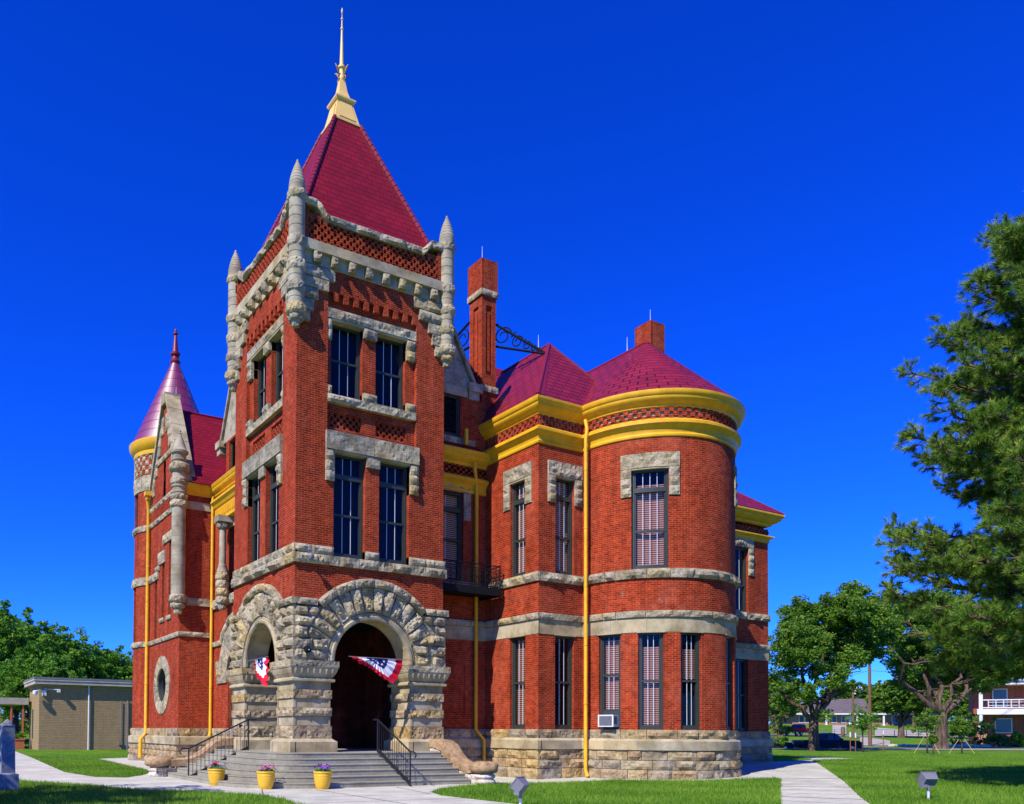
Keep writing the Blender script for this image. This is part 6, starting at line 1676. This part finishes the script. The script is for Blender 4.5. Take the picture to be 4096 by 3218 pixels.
# ---------------------------------------------------------------- houses
MT['brick_tan'] = brick_mat('tan_brick', (.42, .30, .14), (.35, .25, .115), (.22, .16, .09), .30, .13, .015, (.36, .27, .14), wear=.35)
MT['brick_far'] = brick_mat('far_brick', (.40, .17, .09), (.30, .12, .07), (.45, .36, .28), .3, .1, .012)
MT['brick_dark'] = brick_mat('porch_brick', (.36, .07, .03), (.30, .05, .03), (.4, .25, .2), .25, .085, .01)
MT['shingle_grey'] = tile_mat('brown_shingle', (.16, .13, .125), (.12, .10, .095), (.07, .06, .055), .6, .28, .85, .2)
MT['metal_roof'] = plain('pale_metal_roof', (.42, .48, .60), .35, .5, var=.05)
def local_frame(o_, rz):
    return o_
# long low brick house
b = gat(3470, 192, 0); hs = thing('low_house', 'long low brick house with a wide brown hipped roof and a porch', 'house', tuple(b), rz=ang+R_(-14))
m = MB(); m.cube(-16, 16, 0, 12, -2.5, 2.75); m.build('wall', 'brick_far', hs)
m = MB(); ev, rg = 2.7, 6.4
m.face([(-17, -1.6, ev), (17, -1.6, ev), (10, 6, rg), (-8, 6, rg)]); m.face([(17, 13, ev), (-17, 13, ev), (-8, 6, rg), (10, 6, rg)]); m.face([(-17, 13, ev), (-17, -1.6, ev), (-8, 6, rg)]); m.face([(17, -1.6, ev), (17, 13, ev), (10, 6, rg)]); rf = m.build('roof', 'shingle_grey', hs)
m = MB(); m.cube(-17, 17, -1.65, -1.5, ev-.3, ev+.02); m.cube(-17, 17, -1.6, 0, ev-.1, ev-.06); m.build('fascia', 'white', rf)
for x in (-9, -2.5, 3, 9): m = MB(); m.cube(x-.18, x+.18, -1.4, -1.1, -1, 2.6); m.cube(x-.28, x+.28, -1.45, -1.05, -1, .2); m.build('porch_post', 'white', hs)
for x, w_ in ((-14, .6), (-12.8, .5), (-7, .55), (-5, .5), (0, .7), (6, 1), (12, 1)):
    m = MB(); m.cube(x-w_, x+w_, -.08, 0, .5, 2.2); f = m.build('window', 'white', hs); m = MB(); m.cube(x-w_+.12, x+w_-.12, -.11, -.08, .62, 2.08); m.build('pane', 'car_glass', f)
m = MB(); m.cube(-3.9, -3.0, -.08, 0, -.3, 2.1); m.build('door', 'white', hs)
# white porch house
b = at(3925, 2968, 94); b.z = gz(b.x, b.y)+.35; wh = thing('porch_house', 'red brick house with a white two storey porch, cut off by the right edge', 'house', tuple(b), rz=ang+R_(-33))
m = MB(); m.cube(-.6, 12, 2.2, 12, -1, 6.6); m.build('wall', 'brick_dark', wh)
m = MB(); m.cube(-.3, 12, 0, 2.3, 3.1, 3.55); m.cube(-.35, 12, -.06, .1, 3.0, 3.62); pf = m.build('porch_floor', 'white', wh)
m = MB(); m.cube(-.9, 12.5, -.4, 2.5, 6.35, 6.7); m.build('porch_beam', 'white', wh)
m = MB(); m.face([(-1.1, -.6, 6.7), (12.6, -.6, 6.7), (12.6, 6, 8.6), (2.0, 6, 8.6)]); m.face([(-1.1, -.6, 6.7), (2.0, 6, 8.6), (2, 12, 8.6), (-1.1, 12.6, 6.7)]); m.build('roof', 'metal_roof', wh)
for x in (0, 5.55, 11):
    m = MB(); m.cube(x-.18, x+.18, -.02, .34, 3.6, 6.35)
    for z, w_ in ((5.6, .26), (5.85, .36), (6.1, .48)): m.cube(x-w_, x+w_, -.1, .42, z, z+.2)
    m.build('upper_column', 'white', wh)
    m = MB(); m.lathe(x, .16, [(.30, .9), (.30, 1.05), (.18, 1.15), (.26, 1.5), (.30, 1.7), (.16, 1.95), (.18, 2.1), (.2, 3.0)], 14); m.build('lower_column', 'white', wh, smooth=40)
    m = MB(); m.cube(x-.5, x+.5, -.3, .7, -.6, .9); m.build('pedestal', 'brick_far', wh)
for x0_, x1_ in ((.2, 5.35), (5.75, 10.8)):
    m = MB()
    for z in (3.72, 4.6): m.cube(x0_, x1_, .1, .22, z, z+.11)
    m.cube(x0_+.5, x1_-.5, .12, .2, 4.0, 4.06); m.cube(x0_+.5, x1_-.5, .12, .2, 4.36, 4.42)
    for x in np.linspace(x0_+.5, x1_-.5, 7): m.cube(x-.04, x+.04, .12, .2, 3.8, 4.6)
    m.build('railing', 'white', wh)
for x0_, x1_, z0_, z1_ in ((1.2, 2.6, 3.9, 6.0), (1.4, 3.0, .9, 2.6), (6.3, 7.6, 0, 2.5), (7, 8.4, 3.7, 6)):
    m = MB(); m.cube(x0_, x1_, 2.12, 2.2, z0_, z1_); f = m.build('window', 'white', wh); m = MB(); m.cube(x0_+.1, x1_-.1, 2.09, 2.12, z0_+.1, z1_-.1); m.build('pane', 'car_glass', f)
# bushes and pots before it
def bush(u, d, w_, h, seed, label, mat='leaf', fl=None, name='bush', grp=None, per=60, leaf=.1):
    r = random.Random(seed); b = gat(u, d); o = thing(name, label, 'bush', tuple(b), grp); n = 55
    C = [(w_*r.gauss(0, .42), w_*r.gauss(0, .42), h*(.5+r.gauss(0, .27))) for _ in range(n)]
    c = leaf_mesh('foliage', C, [.26]*n, per, leaf, seed, mat); c.parent = o
    m = MB()
    for k in range(4): a = k*1.6; m.tube([(0, 0, -.1), (w_*.3*math.cos(a), w_*.3*math.sin(a), h*.6)], [.05, .015], 5, cap=False)
    m.build('stem', 'bark_dark', o)
    if fl:
        C2 = [c_ for c_ in C if c_[2] > h*.35][:26]; f = leaf_mesh('blossom', C2, [.3]*len(C2), 26, .07, seed+1, fl); f.parent = o
    return o
MT['blossom_pink'] = leaf_mat('pink_blossom', (.45, .03, .22), (.62, .05, .32), (.7, .12, .42)); MT['blossom_red'] = leaf_mat('red_blossom', (.6, .03, .03), (.7, .05, .05), (.75, .2, .05))
bush(3102, 74, 1.7, 4.6, 51, 'pink flowering bush just past the courthouse corner', 'leaf_bright', 'blossom_pink')
bush(3830, 88, 2.2, 3.6, 52, 'tall dark bush between the forked elm and the porch house', 'leaf')
bush(3915, 88, 2.2, 3.0, 53, 'dense rounded bush at the left side of the white porch', 'leaf')
bush(3985, 87, 1.0, 1.0, 54, 'low bright bush below the porch window', 'leaf_bright')
bush(4030, 86, .9, 1.1, 55, 'low bush with magenta flowers before the porch', 'leaf_bright', 'blossom_pink')
bush(4075, 86, .8, 1.4, 56, 'bush at the very right edge below the porch', 'leaf_bright')
for k, (u, c, lb) in enumerate(((3818, 'terracotta', 'small clay pot, leftmost of the pots along the stone edging'), (3838, 'terracotta', 'low clay bowl right of the smallest clay pot'), (3862, 'white', 'small white pot beside the clay bowls'), (3965, 'terracotta', 'wide clay planter under the porch window'), (4008, 'pale_yellow', 'bright yellow pot near the magenta flowers'), (4058, 'navy', 'blue pot at the right below the porch'))):
    o = thing('garden_pot', lb, 'pot', tuple(gat(u, 86.2)), 'pots before the porch house'); s = 1.5 if k == 3 else 1
    m = MB(); m.lathe(0, 0, [(0, 0), (.18*s, 0), (.28*s, .42), (.31*s, .42), (.31*s, .5), (.26*s, .5), (.24*s, .44), (0, .44)], 14); m.build('pot', c, o, smooth=40)
MT['edge_stone'] = stone_mat('cream_stone', [(.70, .62, .42), (.80, .72, .52)], 1, .01)
r = random.Random(8)
for k in range(46):
    f = k/45; u = 3560+(3980-3560)*f; d = 85.3+.9*f; q = gat(u, d); o = MB(); s = r.uniform(.16, .26); n1, n2 = 9, 5
    def E(i, j):
        a = 2*math.pi*i/n1; ph = math.pi*j/n2-math.pi/2; v = Vector((math.cos(a)*math.cos(ph)*s*1.3, math.sin(a)*math.cos(ph)*s, math.sin(ph)*s*.8)); return v*(1+.2*noise.noise(v*5+Vector((k, 0, 0))))
    for i in range(n1):
        for j in range(n2): o.face([E(i, j), E(i+1, j), E(i+1, j+1), E(i, j+1)])
    ob = o.build('edging_stone', 'edge_stone', None, smooth=60); ob.location = q+Vector((0, 0, .08)); tag(ob, 'whitewashed stone in the row edging the porch house garden', 'stone', 'white stones edging the garden')

# ---------------------------------------------------------------- annex on the left
AN = thing('annex', 'low flat roofed tan brick annex left of the courthouse', 'building', (-1.65, 46, 0))
m = MB(); m.cube(0, 12, 0, 6, -.3, 5.3); m.build('wall', 'brick_tan', AN)
m = MB(); m.cube(-.4, 12.3, -.45, 6.3, 5.22, 5.48); m.cube(-.46, 12.4, -.5, 6.4, 5.48, 5.62); rf = m.build('flat_roof', 'path_conc', AN)
m = MB(); m.cube(-.47, 12.4, -.52, 6.45, 5.62, 5.76); m.build('roof_edge', 'grey_metal', rf)
m = MB(); m.tube([(3.75, -.12, 5.3), (3.75, -.12, 0)], .06, 8); m.build('downspout', 'white', AN)
for x, z0_, z1_, r_ in ((6.3, .5, 4.05, .035), (6.85, 0, 4.1, .055)): m = MB(); m.tube([(x, -.1, z0_), (x, -.1, z1_)], r_, 8); m.build('conduit', 'grey_metal', AN)
m = MB(); m.cube(6.15, 6.45, -.16, 0, .4, .65); m.build('junction_box', 'grey_metal', AN)
m = MB(); m.cube(-.04, 0, 3.4, 3.9, .9, 3.3); m.build('window', 'frame', AN)
o = thing('security_camera', 'white dome camera on an arm at the annex corner', 'security camera', (-1.55, 45.9, 4.6)); m = MB()
m.tube([(.25, .1, 0), (-.1, -.25, .12), (-.45, -.35, .05)], .05, 8); m.lathe(-.45, -.35, [(0, -.30), (.16, -.24), (.2, -.1), (.2, .04), (.1, .1), (0, .1)], 14); m.build('dome', 'white', o, smooth=40); m = MB(); m.cube(.1, .4, -.1, .12, -.3, .15); m.build('bracket', 'white', o)
o = thing('wall_floodlight', 'small lamp on a thin arm next to the dome camera', 'lamp', (-1.0, 45.9, 4.75)); m = MB(); m.tube([(-.3, .1, .1), (.7, -.3, .05)], .03, 6); m.cube(.62, .85, -.42, -.2, -.16, .1); m.build('arm', 'white', o)
CN = thing('entrance_canopy', 'flat pale entrance canopy with thin posts left of the annex', 'canopy', (-1.9, 50.5, 0)); m = MB(); m.cube(-3.4, .0, 0, 5, 3.7, 4.25); m.build('roof', 'path_conc', CN)
for x, y in ((-3.2, .2), (-2.2, .2), (-1.3, .2), (-.4, .2)): m = MB(); m.cube(x-.07, x+.07, y-.07, y+.07, 0, 3.7); m.build('post', 'terracotta', CN)
m = MB(); m.cube(-1.3, -.1, .1, .2, 1.0, 1.08); m.cube(-1.3, -.1, .1, .2, .1, .18)
for x in np.linspace(-1.25, -.15, 9): m.tube([(x, .15, .1), (x, .15, 1.0)], .02, 5)
m.build('railing', 'iron', CN)
o = thing('clay_planter', 'clay planter with green plant under the entrance canopy', 'planter', (-2.6, 50.2, 0)); m = MB(); m.cube(-.35, .35, -.3, .3, 0, .75); m.cube(-.4, .4, -.35, .35, .75, .85); m.build('box', 'terracotta', o); f = leaf_mesh('plant', [(0, 0, 1.15), (-.2, 0, 1.1), (.2, 0, 1.2)], [.3]*3, 70, .09, 3, 'leaf_bright'); f.parent = o

# ---------------------------------------------------------------- grass blades on the near lawns
def inpoly(x, y, poly):
    ins = np.zeros(len(x), bool); n = len(poly); j = n-1
    for i in range(n):
        xi, yi = poly[i]; xj, yj = poly[j]; c = ((yi > y) != (yj > y)) & (x < (xj-xi)*(y-yi)/(yj-yi+1e-12)+xi); ins ^= c; j = i
    return ins
def grass(name, x0, x1, y0, y1, count, seed, h=.085, keep=None, label=''):
    g = np.random.default_rng(seed); x = g.uniform(x0, x1, count); y = g.uniform(y0, y1, count)
    k = ~inpoly(x, y, plaza)
    d = (x-CAM.x)*math.cos(YAW)+(y-CAM.y)*math.sin(YAW); s = (x-CAM.x)*math.sin(YAW)-(y-CAM.y)*math.cos(YAW); u = s/d*F_PX+PX
    k &= (d > 14) & (u > -200) & (u < 4300)
    if keep is not None: k &= keep(x, y, d, g)
    x, y, d = x[k], y[k], d[k]; n = len(x); per = 4
    z = np.array([gz(a, b) for a, b in zip(x, y)])
    x, y, z = (np.repeat(q, per) for q in (x, y, z)); n = len(x); x = x+g.normal(0, .025, n); y = y+g.normal(0, .025, n)
    hh = h*(.6+.8*g.random(n)); a = g.uniform(0, 2*math.pi, n); w_ = .0045+.003*g.random(n); ln = g.normal(0, .035, (n, 2))
    V = np.stack([np.stack([x-np.cos(a)*w_, y-np.sin(a)*w_, z], 1), np.stack([x+np.cos(a)*w_, y+np.sin(a)*w_, z], 1), np.stack([x+ln[:, 0], y+ln[:, 1], z+hh], 1)], 1).reshape(-1, 3)
    me = bpy.data.meshes.new(name); me.vertices.add(3*n); me.vertices.foreach_set('co', V.ravel().astype('f')); me.loops.add(3*n); me.loops.foreach_set('vertex_index', np.arange(3*n, dtype='i'))
    me.polygons.add(n); me.polygons.foreach_set('loop_start', np.arange(0, 3*n, 3, dtype='i')); me.update(calc_edges=True)
    at_ = me.attributes.new('tint', 'FLOAT', 'FACE'); at_.data.foreach_set('value', np.clip(g.normal(.5, .32, n)+.22*np.sin(x*1.1+1.7*np.sin(y*.7))*np.sin(y*.9+1.3*np.sin(x*.6)), 0, 1).astype('f')); me.materials.append(MT['grass'])
    o = bpy.data.objects.new(name, me); col.objects.link(o); o['kind'] = 'stuff'; o['label'] = label; print(name, n)
near = lambda a, b: (lambda x, y, d, g: (d < b) & (g.random(len(d)) < np.clip(1.15-(d-a)/(b-a), .12, 1)))
grass('grass', -16, 60, -34, 30, 900000, 1, keep=near(20, 58), label='short green grass of the lawns')
